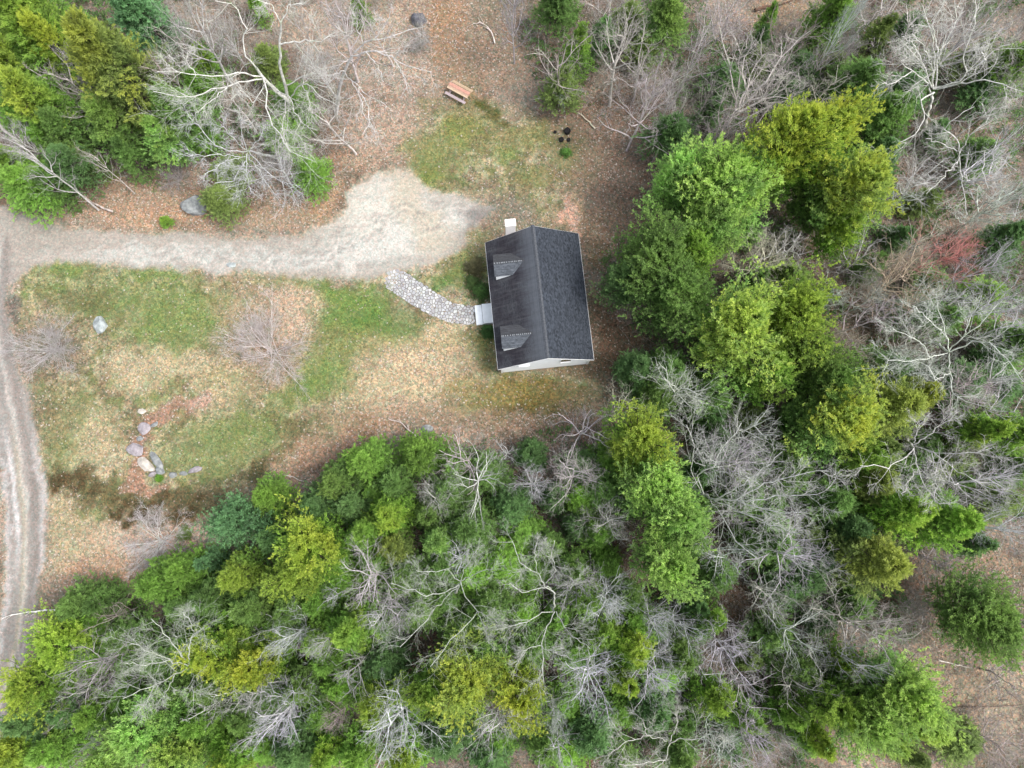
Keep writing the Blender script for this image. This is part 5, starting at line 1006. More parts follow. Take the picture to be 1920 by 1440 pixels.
custom_tree('bare_tree', 'spreading white bare tree, right one of the pair above the golden pine', s7, s3,
  [[(1170, 520, 0), (1190, 540, 5), (1200, 560, 9)], [(1190, 540, 5), (1200, 470, 7), (1140, 400, 9)]],
  [(1.1, (1200, 560, 8.6), (1130, 560, 9.6), (1050, 620, 10.4), (960, 640, 11), (870, 660, 11.6)), (1.1, (1200, 560, 9), (1160, 650, 10), (1120, 750, 11), (1130, 860, 11.6), (1140, 960, 12)), (1., (1210, 560, 9), (1250, 640, 10), (1300, 700, 10.8), (1400, 770, 11.4)), (1., (1180, 430, 8), (1090, 430, 9.6), (1030, 465, 10.2), (950, 400, 11)), (1., (1140, 400, 9), (1100, 340, 10), (1000, 280, 11), (960, 160, 12)), (.9, (1150, 400, 9), (1200, 340, 10), (1180, 230, 11.4), (1200, 160, 12)), (.7, (1100, 340, 10), (1090, 250, 11), (1095, 170, 12)), (.7, (1120, 750, 11), (1030, 770, 11.6), (980, 860, 12)), (.7, (1120, 750, 11), (1200, 790, 11.6), (1300, 830, 12)), (.7, (1210, 480, 8), (1290, 430, 9.6), (1340, 350, 10.8))],
  (.42, .43, .40), 22, 1.2, .16, .06, .9)
custom_tree('bare_tree', 'big pale bare fan with forked limbs in the lower left woods', (0, 960), s3,
  [[(1180, 850, 0), (1120, 860, 4), (1060, 870, 7)]],
  [(1.1, (1080, 868, 6.4), (980, 920, 8.6), (880, 960, 10), (780, 1010, 11), (690, 1050, 11.6)), (1., (1070, 870, 7), (960, 830, 9), (830, 780, 10.4), (740, 740, 11.4)), (1., (1070, 860, 7), (1000, 780, 9), (930, 680, 10.4), (850, 600, 11.6)), (.9, (1060, 860, 7.2), (1060, 760, 9), (1090, 670, 10.2), (1150, 650, 10.8)), (.8, (980, 920, 8.6), (940, 1000, 9.8), (890, 1080, 10.6)), (.8, (960, 830, 9), (830, 860, 10.4), (700, 850, 11.4)), (.7, (880, 960, 10), (820, 1080, 11), (760, 1130, 11.6)), (.6, (1090, 670, 10.2), (1060, 600, 11), (1010, 540, 11.6)), (.7, (1080, 870, 6.6), (1085, 960, 8.6), (1090, 1040, 9.4))],
  (.42, .44, .40), 23, 1.2, .2, .085, 1.0)
custom_tree('bare_tree', 'big whitish fan tree lying out rightward below the golden oval pine', (1280, 480), s3,
  [[(0, 1280, 0), (80, 1320, 4), (180, 1370, 7)]],
  [(1.2, (180, 1370, 7), (380, 1375, 9.6), (560, 1350, 11.4), (760, 1340, 13)), (1., (180, 1370, 7), (330, 1290, 9.4), (450, 1200, 11), (560, 1100, 12.4)), (1., (120, 1340, 5.6), (80, 1230, 8), (160, 1180, 9), (240, 1060, 10.4), (330, 940, 11.4)), (.9, (180, 1375, 7), (330, 1440, 9.2), (480, 1500, 11), (640, 1560, 12.4)), (.9, (300, 1372, 8.6), (480, 1270, 10.6), (660, 1230, 12.4), (820, 1210, 13.4)), (.9, (300, 1374, 8.6), (500, 1440, 11), (700, 1440, 12.8)), (.8, (150, 1360, 6.4), (240, 1480, 8.6), (300, 1600, 10), (420, 1700, 11)), (.7, (100, 1330, 5), (40, 1200, 7.6), (70, 1080, 8.8), (20, 950, 10))],
  (.50, .50, .49), 24, 1.2, .24, .10, 1.0)
custom_tree('bare_tree', 'large white branched tree near the right edge below the red budded tree', (1280, 480), s3,
  [[(1380, 480, 0), (1440, 500, 5), (1500, 540, 9)]],
  [(1., (1500, 540, 9), (1480, 440, 10.4), (1440, 330, 11.6), (1430, 240, 12.4)), (1., (1500, 530, 9), (1580, 450, 10.4), (1700, 360, 11.6), (1800, 250, 12.6)), (1., (1500, 540, 9), (1640, 480, 10.4), (1740, 490, 11.4), (1850, 600, 12.4), (1900, 690, 13)), (.8, (1490, 545, 8.6), (1400, 570, 10), (1260, 600, 11), (1150, 590, 12)), (.9, (1500, 550, 9), (1500, 660, 10), (1520, 780, 11), (1640, 830, 12)), (.8, (1480, 450, 10.2), (1360, 330, 11.6), (1290, 280, 12.4)), (.7, (1580, 450, 10.4), (1620, 340, 11.6), (1670, 250, 12.6)), (.7, (1400, 570, 10), (1330, 480, 11), (1180, 410, 12)), (.7, (1500, 660, 10), (1430, 700, 11), (1380, 620, 11.6))],
  (.55, .57, .53), 25, 1.2, .2, .09, 1.0)
custom_tree('bare_tree', 'whitish fan of crooked branches above the spiky conifer in the lower right woods', (1280, 480), s3,
  [[(1240, 1010, 0), (1270, 1040, 5), (1300, 1080, 8.5)]],
  [(.9, (1300, 1080, 8.5), (1230, 1150, 10), (1140, 1190, 11), (1000, 1180, 12)), (.9, (1300, 1085, 8.5), (1320, 1200, 10), (1370, 1310, 11), (1450, 1400, 12)), (.9, (1310, 1070, 8.6), (1400, 1100, 10), (1500, 1180, 11), (1620, 1250, 12)), (.9, (1300, 1060, 8.6), (1380, 1000, 10), (1480, 930, 11.2), (1560, 870, 12)), (.8, (1310, 1070, 8.6), (1440, 1110, 10.6), (1620, 1110, 12), (1740, 1080, 12.8)), (.7, (1300, 1050, 8.6), (1330, 960, 10), (1400, 880, 11)), (.7, (1400, 1100, 10), (1430, 1250, 11), (1420, 1380, 11.6)), (.6, (1320, 1200, 10), (1260, 1280, 10.8), (1240, 1350, 11.4))],
  (.56, .54, .54), 26, 1.1, .2, .085, 1.0)
custom_tree('bare_tree', 'white forked tree with smooth curving limbs at the bottom edge, right of centre', s7, s3,
  [[(1820, 1290, 0), (1830, 1270, 6), (1850, 1300, 9)]],
  [(1.1, (1850, 1300, 9), (1820, 1390, 10), (1700, 1420, 11), (1560, 1420, 12)), (1.1, (1850, 1300, 9), (1930, 1270, 10), (2060, 1280, 11), (2150, 1330, 12)), (.9, (1830, 1290, 8), (1720, 1260, 10), (1700, 1180, 11)), (.9, (1850, 1290, 9), (1890, 1200, 10.4), (1880, 1120, 11.4)), (.8, (1820, 1390, 10), (1750, 1460, 11), (1640, 1440, 12)), (.7, (1720, 1260, 10), (1600, 1300, 11), (1500, 1370, 12))],
  (.46, .45, .42), 27, 1.2, .16, .06, .9)
custom_tree('bare_tree', 'dense white bare tree with lilac twigs above the driveway bend', (0, 0), s3,
  [[(1575, 890, 0), (1480, 870, 3.5), (1390, 850, 6.5)]],
  [(1., (1390, 850, 6.5), (1290, 850, 8), (1200, 810, 9), (1130, 720, 10), (1060, 655, 10.8)), (.9, (1390, 850, 6.5), (1360, 760, 8), (1350, 670, 9.4)), (1., (1400, 850, 6.2), (1470, 940, 7.4), (1570, 1010, 8.4), (1690, 1060, 9.4)), (.9, (1390, 860, 6.5), (1390, 980, 7.8), (1410, 1080, 8.6)), (.9, (1380, 880, 6.5), (1260, 910, 8), (1150, 980, 9)), (.8, (1350, 880, 7), (1220, 870, 8.6), (1060, 880, 9.6)), (.8, (1400, 850, 6.5), (1460, 780, 8), (1500, 700, 9)), (.8, (1380, 840, 6.6), (1300, 770, 8.4), (1240, 700, 9.6)), (.8, (1400, 870, 6.5), (1500, 1030, 8), (1560, 1100, 9)), (.7, (1390, 900, 6.8), (1310, 1020, 8.2), (1210, 1030, 9))],
  (.54, .54, .57), 28, 1.3, .17, .075, 1.0)

# ---- procedural bare trees
bg_ = {'tl': 'bare trees in the top left woods', 'tr': 'bare trees in the top right woods', 'r': 'bare trees right of the house', 'br': 'bare trees in the lower right woods', 'bc': 'bare trees in the lower middle woods', 'bl': 'bare trees in the lower left woods'}
BARE = [
('fan', 372, 48, 66, 13, (.40, .38, .37), 'tl', 'grey fan shaped bare tree at the top edge left of the white tree'),
('thin', 148, 165, 56, 12, (.36, .32, .31), 'tl', 'thin brownish grey bare tree among the top left conifers'),
('thin', 60, 300, 60, 12, GYB, 'tl', 'grey bare tree leaning over the low conifers at the left edge'),
('dense', 640, 40, 62, 11, (.48, .43, .43), 'tl', 'pinkish grey twiggy tree behind the arching white limbs'),
('thin', 300, 120, 46, 10, BR, 'tl', 'thin brown bare tree between olive conifer and white limbs'),
('thin', 620, 240, 54, 8, (.46, .42, .40), 'tl', 'faint pale bare tree beside the drive turning area'),
('dense', 960, 14, 42, 11, (.32, .29, .31), 'tr', 'dark grey dense bare tree at the top edge above the clearing'),
('thin', 1055, 120, 60, 11, (.38, .33, .31), 'tr', 'thin brownish bare tree draped over the olive conifer'),
('thin', 1052, 158, 38, 5.5, GN, 'tr', 'pale green barked thin tree above the upper fallen branch'),
('fan', 1165, 70, 74, 13, (.42, .39, .36), 'tr', 'tan grey fan shaped tree left of the green conifer at the top'),
('dense', 1225, 175, 78, 12, (.42, .37, .38), 'tr', 'pinkish grey dense bare tree above the dark blue green conifer'),
('fan', 1318, 80, 66, 13, (.40, .36, .36), 'tr', 'grey bare tree with straight trunk near the top right of centre'),
('fan', 1420, 150, 88, 14, (.46, .42, .40), 'tr', 'wide pinkish grey fan tree above the golden pines'),
('thin', 1380, 215, 62, 12, (.42, .36, .36), 'tr', 'thin pinkish tree just above the golden pines'),
('dense', 1600, 30, 44, 13, (.46, .50, .47), 'tr', 'ghostly pale green barked tree at the top edge'),
('thin', 1500, 60, 56, 11, BR, 'tr', 'thin brown tree beside the fallen log at the top'),
('thin', 1540, 180, 60, 11, (.34, .32, .28), 'tr', 'olive grey thin tree left of the dark conifer group'),
('fan', 1850, 40, 76, 14, (.38, .35, .35), 'tr', 'grey fan tree filling the top right corner'),
('broad', 1885, 270, 66, 13, (.54, .52, .55), 'tr', 'lilac white bare tree at the right edge below the corner fan'),
('thin', 1725, 250, 52, 10, (.28, .25, .24), 'tr', 'dark thin tree in the shaded gap beside the dark conifers'),
('thin', 1860, 385, 58, 11, GN, 'tr', 'pale greenish tree at the right edge above the red budded one'),
('thin', 1680, 375, 46, 9, GN, 'r', 'thin pale tree right of the golden tipped round pine'),
('fan', 1430, 480, 78, 10, (.40, .38, .30), 'r', 'olive tan bare tree in the gap between pale and round pines'),
('thin', 1610, 480, 52, 11, (.44, .41, .41), 'r', 'grey thin tree below the golden tipped pine'),
('dense', 1690, 520, 76, 11, TN, 'r', 'tan brown fluffy tree left of the red budded one'),
('thin', 1560, 555, 54, 11, GN, 'r', 'pale thin stems drooping beside the green joined pine'),
('dense', 1790, 472, 58, 10, (.62, .27, .25), 'r', 'red budded tree in the right woods'),
('thin', 1750, 440, 44, 11, (.50, .47, .40), 'r', 'upright pale tree at the left rim of the red budded one'),
('fan', 1865, 490, 48, 12, VI, 'r', 'violet white fan right of the red budded tree'),
('thin', 1650, 590, 58, 12, (.45, .38, .40), 'r', 'pinkish stemmed tree with radiating twigs below the tan tree'),
('dense', 1588, 655, 46, 8, (.48, .42, .34), 'r', 'small tan fluffy tree right of the joined green pines'),
('fan', 1895, 565, 54, 12, VI, 'r', 'lilac white tree at the right edge beside the large white one'),
('dense', 1815, 730, 62, 10, (.50, .42, .43), 'r', 'pinkish white twiggy tree beneath the large white branched one'),
('thin', 1700, 680, 50, 11, GN, 'r', 'pale green stemmed tree above the spiky olive conifer'),
('broad', 1905, 700, 50, 12, (.50, .49, .48), 'r', 'grey bare tree cut by the right edge'),
('fan', 1290, 735, 78, 11, (.50, .52, .46), 'r', 'white twiggy tree right of the house corner'),
('thin', 1405, 800, 60, 11, (.44, .45, .42), 'r', 'thin pale tree below the round yellow crowned pine'),
('dense', 1385, 860, 72, 10, (.46, .42, .46), 'br', 'violet grey twiggy tree above the big whitish fan'),
('broad', 1340, 880, 60, 11, (.46, .48, .45), 'br', 'grey green bare tree right of the vertical pine row'),
('fan', 1495, 1040, 78, 12, (.46, .43, .46), 'br', 'mauve grey fan between big whitish fan and olive gold conifer'),
('thin', 1360, 1050, 58, 11, (.42, .44, .42), 'br', 'thin grey tree left of the mauve grey fan'),
('fan', 1865, 905, 70, 13, (.54, .51, .53), 'br', 'white fan tree by the right edge above the litter'),
('fan', 1895, 985, 46, 12, (.54, .54, .57), 'br', 'small white fan tree at the right edge near the lone conifer'),
('dense', 1640, 1185, 84, 11, (.46, .42, .40), 'br', 'wide grey fan tree left of the solitary dark conifer'),
('dense', 1765, 1055, 48, 5, (.40, .35, .37), 'br', 'low purplish grey bush on the litter above the dark conifer'),
('broad', 1480, 1200, 84, 11, (.44, .46, .42), 'br', 'pale green barked tree in the lower right woods'),
('fan', 1368, 1225, 62, 12, (.52, .48, .54), 'br', 'violet white bare tree right of the lower middle woods'),
('thin', 1440, 1120, 56, 10, (.42, .41, .37), 'br', 'thin grey tree beside the brown litter hollow'),
('fan', 1425, 1400, 66, 11, (.44, .39, .43), 'br', 'lilac grey fan tree at the bottom edge left of the litter patch'),
('thin', 1500, 1290, 56, 9, (.38, .36, .33), 'br', 'thin grey tree left of the lime group'),
('thin', 1600, 1245, 44, 12, (.52, .50, .50), 'br', 'pale small tree poking over the top of the lime group'),
('thin', 1880, 1280, 66, 4, DKB, 'br', 'dark thin brushy tree on the tan litter at the right edge'),
('dense', 1875, 1395, 60, 5, (.34, .28, .27), 'br', 'brown fuzzy bush in the bottom right corner'),
('thin', 1545, 1140, 50, 9, (.40, .38, .34), 'br', 'thin bare tree above the wide grey fan'),
('dense', 1720, 1140, 40, 5, (.38, .33, .32), 'br', 'small brownish bush left of the solitary dark conifer'),
('thin', 1345, 1395, 50, 10, GN, 'br', 'pale thin tree at the bottom edge left of the lilac grey fan'),
('broad', 1100, 800, 72, 9, (.44, .39, .41), 'bc', 'pinkish grey bare tree at the lower rim of the clearing'),
('thin', 1165, 760, 54, 8, (.46, .45, .36), 'bc', 'pale thin tree on litter south east of the house'),
('broad', 890, 895, 84, 11, (.48, .49, .45), 'bc', 'whitish spreading tree below the clearing, left of the white snag'),
('thin', 860, 860, 60, 9, (.44, .38, .39), 'bc', 'pinkish thin tree between clearing and whitish spreading tree'),
('dense', 1002, 905, 38, 10, (.56, .54, .57), 'bc', 'narrow bright white snag in the middle woods'),
('dense', 1145, 975, 56, 10, (.46, .45, .42), 'bc', 'grey twiggy tree touching the left of the vertical pine row'),
('fan', 1075, 890, 56, 10, (.42, .38, .38), 'bc', 'grey brown fan between the white snag and the pine row'),
('dense', 1235, 1165, 54, 11, (.52, .52, .54), 'bc', 'white twiggy tree below the vertical pine row'),
('dense', 1142, 1130, 52, 12, (.56, .57, .57), 'bc', 'small white star shaped tree left of the pine row tip'),
('fan', 690, 1095, 74, 12, (.54, .49, .50), 'bc', 'pinkish white upright tree right of the yellow topped pine'),
('thin', 700, 1165, 48, 11, (.50, .50, .48), 'bc', 'pale drooping tree just below the pinkish white one'),
('thin', 655, 1260, 54, 10, (.42, .40, .40), 'bc', 'grey fan tree above the small brown litter gap'),
('fan', 742, 1358, 74, 12, (.50, .51, .52), 'bc', 'white fan tree near the bottom, left of the dark conifer'),
('fan', 930, 1355, 68, 12, (.52, .50, .51), 'bc', 'whitish fan tree at the bottom centre under the golden pine'),
('dense', 1040, 1348, 46, 11, (.48, .50, .48), 'bc', 'pale green white tree right of the bottom centre fan'),
('fan', 1108, 1275, 62, 12, (.50, .49, .53), 'bc', 'lilac white fan right of the golden green pine'),
('fan', 1235, 1270, 62, 12, (.54, .52, .56), 'bc', 'white fan tree below the yellow green conifer'),
('thin', 1045, 1418, 46, 10, (.50, .48, .52), 'bc', 'small whitish tree cut by the bottom edge'),
('thin', 1290, 1180, 46, 11, (.52, .52, .54), 'bc', 'white slender tree left of the violet white one'),
('dense', 628, 1345, 36, 8, (.40, .32, .32), 'bc', 'small reddish grey tree in the brown litter gap'),
('dense', 540, 1200, 48, 12, (.56, .58, .58), 'bl', 'round white starry tree, left of the two small white ones'),
('dense', 602, 1210, 38, 11, (.54, .53, .52), 'bl', 'white drooping tree, right of the two small white ones'),
('fan', 178, 1255, 66, 10, (.30, .27, .28), 'bl', 'dark grey fan tree between road pines and big pale fan'),
('thin', 445, 1295, 54, 10, (.44, .44, .41), 'bl', 'greenish grey fan tree below the yellow pair'),
('dense', 528, 1340, 60, 11, (.56, .54, .60), 'bl', 'violet white bare tree in the lower left woods'),
('thin', 190, 1390, 40, 9, GYB, 'bl', 'grey thin tree left of the lime clump'),
('thin', 130, 1340, 44, 7, (.28, .25, .24), 'bl', 'dark thin tree in the shade near the bottom left'),
('thin', 215, 1160, 44, 7, BR, 'bl', 'thin brown tree above the big pale fan'),
]
for k, px, py, r, h, c, gk, lb in BARE: place_bare(k, px, py, r, h, c, lb, bg_[gk])
REF = [(q[1], q[2], q[-1]) for q in CON + BARE]; USED = set()
def near_label(what, px, py):
    """names a small tree by where it stands next to a clearly recognisable one"""
    c = sorted(REF, key=lambda q: (q[0] - px) ** 2 + (q[1] - py) ** 2)
    for rx_, ry_, l in c[:40]:
        dx, dy = px - rx_, py - ry_; h = abs(dx) > 2.2 * abs(dy); v = abs(dy) > 2.2 * abs(dx)
        d = ('right of' if dx > 0 else 'left of') if h else ('below' if dy > 0 else 'above') if v else ('lower ' if dy > 0 else 'upper ') + ('right of' if dx > 0 else 'left of')
        t = what + ' ' + d + ' the ' + l
        if len(t.split()) <= 16 and t not in USED: USED.add(t); return t
    return what
# thickets where one bare tree cannot be told from the next
TH = [('tr', 'slender grey bare tree, one of many alike in the dense thicket at upper right', [(1130, 20), (1195, 120), (1275, 140), (1370, 30), (1390, 95), (1470, 110), (1500, 165), (1545, 110), (1480, 210), (1330, 170), (1275, 200), (1590, 95), (1650, 25), (1690, 100), (1620, 150), (1780, 60), (1840, 90), (1900, 130), (1720, 40), (1350, 250), (1885, 190), (1920, 60), (1560, 220)]),
      ('r', 'slender pale bare tree, one of many alike along the right edge thicket', [(1730, 330), (1790, 350), (1850, 330), (1900, 360), (1740, 400), (1830, 420), (1900, 420), (1650, 430), (1720, 470), (1630, 530), (1700, 600), (1740, 560), (1800, 560), (1850, 610), (1900, 610), (1760, 680), (1840, 690), (1720, 640), (1870, 760), (1780, 800), (1700, 820), (1820, 850), (1900, 800), (1640, 560), (1480, 460), (1390, 480), (1730, 890)]),
      ('br', 'slender whitish bare tree, one of many alike in the lower right woods', [(1450, 900), (1520, 960), (1380, 960), (1430, 1070), (1560, 1070), (1330, 990), (1460, 1150), (1530, 1190), (1400, 1290), (1460, 1330), (1520, 1230), (1570, 1160), (1310, 1230), (1340, 1290), (1380, 1180), (1310, 1360), (1480, 1400), (1350, 1130), (1550, 880), (1690, 1210), (1800, 940), (1850, 960), (1740, 920), (1690, 880), (1380, 1430), (1630, 1130)]),
      ('bc', 'small grey bare tree, one of many alike among the lower middle conifers', [(950, 850), (1040, 800), (1140, 850), (820, 930), (940, 930), (770, 1010), (860, 1040), (960, 1040), (1180, 1040), (750, 1150), (900, 1150), (1060, 1180), (1210, 1230), (1180, 1300), (1180, 1370), (1000, 1330), (850, 1410), (680, 1360), (620, 1120), (980, 1400), (1290, 1280), (1080, 1100), (1220, 1420)]),
      ('bl', 'small grey bare tree, one of many alike among the lower left conifers', [(500, 1180), (380, 1180), (250, 1280), (260, 1160), (480, 1310), (600, 1290), (390, 1330), (570, 1160), (150, 1290), (230, 1360), (470, 1390), (330, 1180)]),
      ('tl', 'slender brownish bare tree, one of many alike in the top left woods', [(350, 90), (420, 60), (560, 40), (140, 110), (100, 160), (30, 250), (430, 180), (590, 120), (700, 60), (330, 30), (180, 300), (520, 300)])]
TC = {'tr': [(.42, .38, .37), (.36, .32, .31), (.45, .43, .40), (.40, .35, .36)], 'r': [(.46, .44, .44), (.42, .40, .36), (.50, .48, .50), (.44, .46, .42)], 'br': [(.48, .46, .46), (.42, .42, .38), (.44, .40, .42)], 'bc': [(.48, .47, .46), (.44, .42, .43), (.50, .50, .52), (.40, .40, .36)], 'bl': [(.46, .45, .45), (.40, .38, .37)], 'tl': [(.40, .36, .34), (.44, .42, .42)]}
for gk, lb, ps in TH:
    for i, (px, py) in enumerate(ps):
        if gk in ('bl', 'br') and i % 2 or gk == 'bc' and i % 3 or gk == 'r' and i % 3 == 1: continue
        place_bare(('thin', 'fan', 'thin', 'dense')[(i * 7 + px) % 4], px, py, 34 + (px * 13 + py * 7) % 30, 8 + (px + py) % 5, TC[gk][i % len(TC[gk])], near_label('slender grey bare tree' if gk != 'r' else 'slender pale bare tree', px, py), 'alike bare trees: ' + bg_[gk][14:])
TF = [('tr', 'low green conifer half hidden under bare twigs in the upper right thicket', [(1130, 60), (1210, 90), (1300, 60), (1360, 150), (1420, 120), (1470, 70), (1500, 130), (1560, 130), (1590, 80), (1700, 60), (1750, 110), (1780, 180), (1850, 170), (1180, 30), (1390, 260), (1330, 210), (1540, 200), (1900, 200), (1480, 180)], (DG, OLV, MG)),
      ('r', 'low green conifer half hidden under bare twigs along the right edge', [(1760, 250), (1830, 290), (1900, 330), (1740, 370), (1690, 440), (1830, 400), (1420, 520), (1480, 520), (1590, 540), (1640, 500), (1750, 530), (1800, 610), (1860, 680), (1700, 740), (1760, 770), (1830, 760), (1880, 730), (1620, 600), (1640, 690), (1790, 860), (1850, 900), (1740, 840), (1410, 430), (1520, 500)], (DG, MG, MG, OLV)),
      ('br', 'low green conifer half hidden under bare twigs in the lower right woods', [(1420, 880), (1350, 830), (1520, 1000), (1400, 1010), (1440, 950), (1540, 1050), (1380, 890), (1310, 950), (1500, 930), (1540, 1170), (1410, 1240), (1310, 1180), (1560, 1270), (1370, 1400), (1430, 1390), (1290, 1350), (1600, 1130), (1470, 1100), (1870, 940), (1800, 900), (1690, 900), (1340, 780), (1410, 780), (1440, 840)], (MG, DG, OLV, MG)),
      ('bc', 'low green conifer filling a gap between lower middle trees', [(700, 930), (850, 870), (920, 890), (1090, 930), (1140, 870), (980, 1000), (830, 1060), (940, 1060), (1140, 1060), (620, 1090), (840, 1120), (890, 1080), (1000, 1070), (1100, 1210), (950, 1190), (640, 1290), (1190, 1160), (1120, 1000), (730, 1170), (980, 1150), (1050, 1150), (1080, 1230), (1230, 1180), (1240, 1260), (1060, 1320), (1160, 1330), (780, 1330), (780, 1390), (930, 1390), (700, 1060), (1170, 940), (1060, 1400), (600, 1130)], (GB, GB, MG, GY)),
      ('bl', 'low green conifer filling a gap between lower left trees', [(180, 1180), (180, 1220), (250, 1240), (350, 1210), (370, 1250), (250, 1300), (350, 1330), (440, 1160), (520, 1170), (520, 1250), (510, 1300), (420, 1390), (500, 1400), (150, 1380), (60, 1310), (120, 1250), (600, 1350), (610, 1240), (340, 1140), (630, 1050)], (GB, GB, MG, GY)),
      ('tl', 'low green conifer filling a gap between top left trees', [(160, 60), (30, 210), (160, 300), (260, 200), (370, 160), (20, 60), (240, 290), (90, 260), (430, 320), (90, 350), (380, 250), (160, 200)], (MG, GB, OLV))]
for gk, lb, ps, cs in TF:
    for i, (px, py) in enumerate(ps):
        if gk in ('tr', 'r') and i % 3 == 2: continue
        place_conifer('hem', px, py, 26 + (8 if gk in ('bc', 'bl') else 0) + (px * 11 + py * 5) % 18, 3.2 + (px + py) % 3, cs[i % len(cs)], ((px * 3 + py) % 5) * .07, near_label({DG: 'low dark conifer', OLV: 'low olive conifer', MG: 'low green conifer', GB: 'low bright conifer', GY: 'low yellowish conifer'}[cs[i % len(cs)]], px, py), 'low filler ' + cg[gk])
for px, py, r, h, c, lb in ((492, 632, 84, 3.0, (.56, .50, .49), 'pinkish grey many stemmed bare shrub in the middle of the lawn'), (92, 652, 66, 3.2, (.54, .50, .50), 'bare shrub with pale stems beside the dirt road'), (284, 1022, 70, 2.0, (.64, .59, .60), 'pale lilac spreading bare shrub on pink leaf litter'),
                            (325, 330, 34, 1.6, (.38, .34, .35), 'low grey bare shrub above the large grey boulder'), (785, 75, 36, 1.5, (.40, .38, .37), 'low twiggy shrub just below the dark boulder')):
    place_bare('shrub', px, py, r, h, c, lb, None, 'bare_shrub', 'shrub')

# ---- fallen wood
fallen('white fallen branch with twigs lying right of the dark boulder', [(928, 82), (922, 62), (912, 48), (900, 43), (888, 44)], .07, (.60, .52, .50), 1, .15, 1.6)
fallen('curved white fallen branch, left one below the olive conifer', [(1040, 194), (1028, 187), (1016, 184), (1001, 187)], .08, (.66, .64, .60), 2)
fallen('straight pale fallen branch pointing at the charred stumps', [(1116, 241), (1104, 228), (1090, 216), (1076, 210)], .07, (.58, .52, .42), 3, .12, .7)
fallen('forked pinkish fallen branch on litter above the driveway at left', [(212, 397), (180, 384), (160, 370), (143, 360), (130, 351)], .09, (.56, .48, .46), 4, .3, 1.5)
fallen('thin white branch lying across the dirt road', [(106, 1143), (75, 1145), (48, 1148), (20, 1153), (4, 1160)], .07, (.76, .74, .72), 5, .10, .8)
fallen('pale branch reaching over litter at the lower edge of the clearing', [(790, 828), (770, 810), (755, 795), (728, 785)], .07, (.54, .46, .44), 6, .3, 1.0)
fallen('thin white branch on pink litter at the woods edge', [(532, 890), (550, 894), (570, 902)], .04, (.62, .56, .54), 7, .12, .5)
fallen('dark brown fallen log on litter at the top edge', [(1415, 19), (1440, 14), (1465, 8), (1486, 2)], .16, (.12, .07, .05), 8, .2, 0, 'fallen_log', 'log')
fallen('thin grey stick lying by the large grey boulder', [(384, 384), (360, 390), (325, 397)], .03, (.52, .50, .50), 9, .5, 0)
fallen('long dark fallen pole on the tan litter at the right edge', [(1780, 1328), (1830, 1325), (1880, 1323), (1925, 1322)], .06, (.20, .15, .12), 10, .1, 0, 'fallen_pole', 'log')
fallen('pale broken branch on litter above the lime group', [(1760, 1238), (1790, 1246), (1822, 1252)], .06, (.58, .53, .48), 11, .2, 1.2)
fallen('grey dead trunk leaning in from the left edge', [(-6, 232), (30, 262), (70, 300)], .13, (.42, .38, .37), 12, 2.5, 0, 'dead_trunk', 'log')

# ---- twiggy undergrowth of the woods (uncountable)
rg = np.random.default_rng(77); n_ = 150000; X = rg.uniform(-50, 50, n_); Y = rg.uniform(-25, 48, n_); px, py = to_px(X, Y); sd = poly_sd(CLEAR, px, py); k = (sd < 0) & (rg.random(n_) < np.clip(-sd / 70, .04, .9) * (.15 + 1.1 * sstep(.3, .7, fbm(X * .3, Y * .3, 7))))
k &= ~((np.abs(X - 2) < 4.4) & (np.abs(Y - 14.7) < 5.8)); X, Y = X[k], Y[k]; n_ = len(X); P0 = np.stack([X, Y, relief(X, Y)], 1); D = rg.normal(size=(n_, 3)) * [.7, .7, .3] + [0, 0, .8]; st = grow(P0, D, rg.uniform(.4, 1.4, n_) * (1 + 1.6 * sstep(.45, .7, fbm(X * .4, Y * .4, 9))), 3, .2, .02, rg)
P, D, L, R = children(st, taper(np.full(n_, .012), 4, .5), 3, .2, .7, rg, .5, np.full(n_, 1.3)); tw = grow(P, D, L, 2, .2, 0, rg)
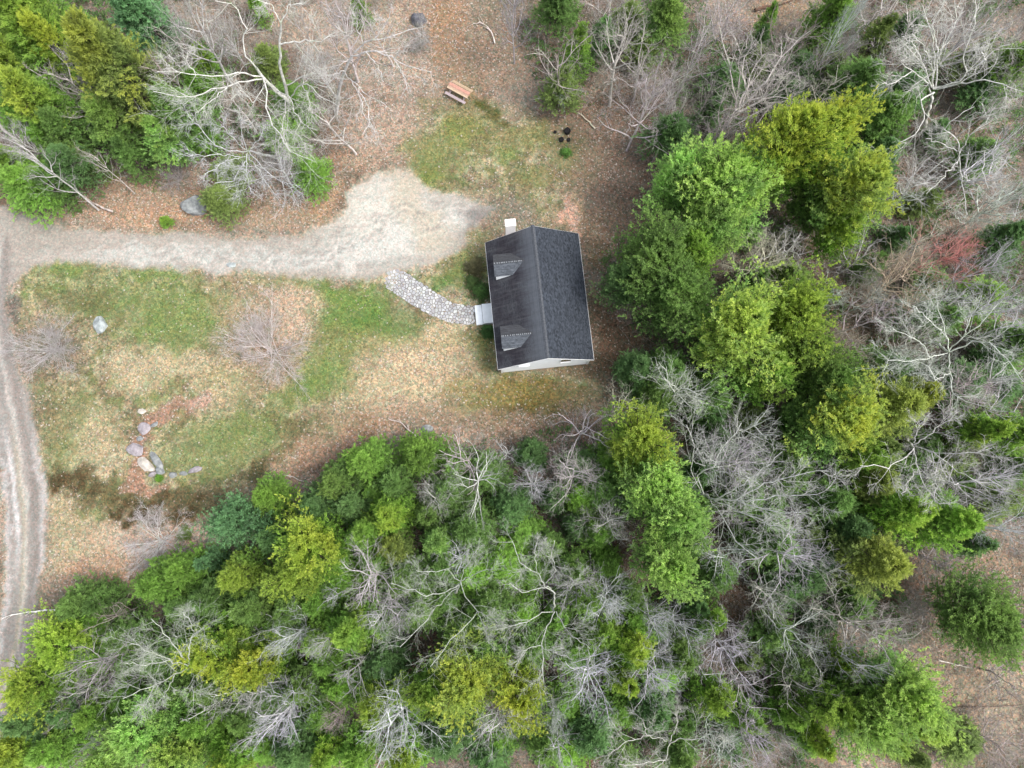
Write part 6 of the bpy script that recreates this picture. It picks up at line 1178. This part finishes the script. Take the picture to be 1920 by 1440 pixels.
v, f = merge([tubes(st, taper(np.full(n_, .011), 4, .5), 3), tubes(tw, taper(np.full(len(P), .0065), 3, .6), 3)]); me = mesh_np('undergrowth', v, f)
o = link('undergrowth', me, M_BARK); o.color = (.34, .30, .285, 1); tag(o, 'tangle of thin grey brown twigs on the woodland floor', 'undergrowth', kind='stuff')
# low leafy ground cover in the woods (uncountable)
n_ = 60000; X = rg.uniform(-50, 50, n_); Y = rg.uniform(-25, 48, n_); px, py = to_px(X, Y); sd = poly_sd(CLEAR, px, py); cl = fbm(X * .33, Y * .33, 203, 4)
bare_ = np.zeros(n_)
for bx, by, br_ in ((1850, 1290, 170), (1600, 1400, 90), (1390, 1130, 90), (1120, 1030, 90), (1010, 1000, 50), (1480, 20, 70), (1670, 80, 60), (1190, 180, 70), (1830, 1060, 110), (640, 80, 200), (150, 370, 130), (630, 1330, 40), (830, 1340, 40), (1730, 310, 70)): bare_ = np.maximum(bare_, sstep(br_ * 1.25, br_ * .8, np.hypot(px - bx, py - by)))
k = (sd < -12) & (rg.random(n_) < sstep(.42, .60, cl) * (1 - bare_)); X, Y, cl = X[k], Y[k], cl[k]; n_ = len(X); hh = .15 + 2.2 * sstep(.46, .72, cl) * rg.random(n_)
TP = np.stack([X, Y, relief(X, Y) + hh], 1); kb = 9; bd = unit(rg.normal(size=(n_, kb, 3)) * [1, 1, .5] + [0, 0, .35]); q = unit(np.cross(bd, rg.normal(size=(n_, kb, 3)))); bl = rg.uniform(.16, .34, (n_, kb, 1)); bw = bl * .22; c = TP[:, None] + rg.normal(size=(n_, kb, 3)) * .10
vv = np.stack([c, c + bd * bl * .5 + q * bw, c + bd * bl, c + bd * bl * .5 - q * bw], 2).reshape(-1, 3); me = mesh_np('ground_cover', vv, np.arange(len(vv)).reshape(-1, 4))
attr_f(me, 'tint', np.repeat(np.clip(rg.normal(.35, .25, n_), 0, 1), kb * 4)); attr_f(me, 'top', np.zeros(len(vv))); attr_f(me, 'tipness', np.zeros(len(vv)))
o = link('ground_cover', me, M_FOL); o.color = (.098, .172, .058, 0); tag(o, 'low dull green leafy brush covering the woodland floor', 'brush', kind='stuff')
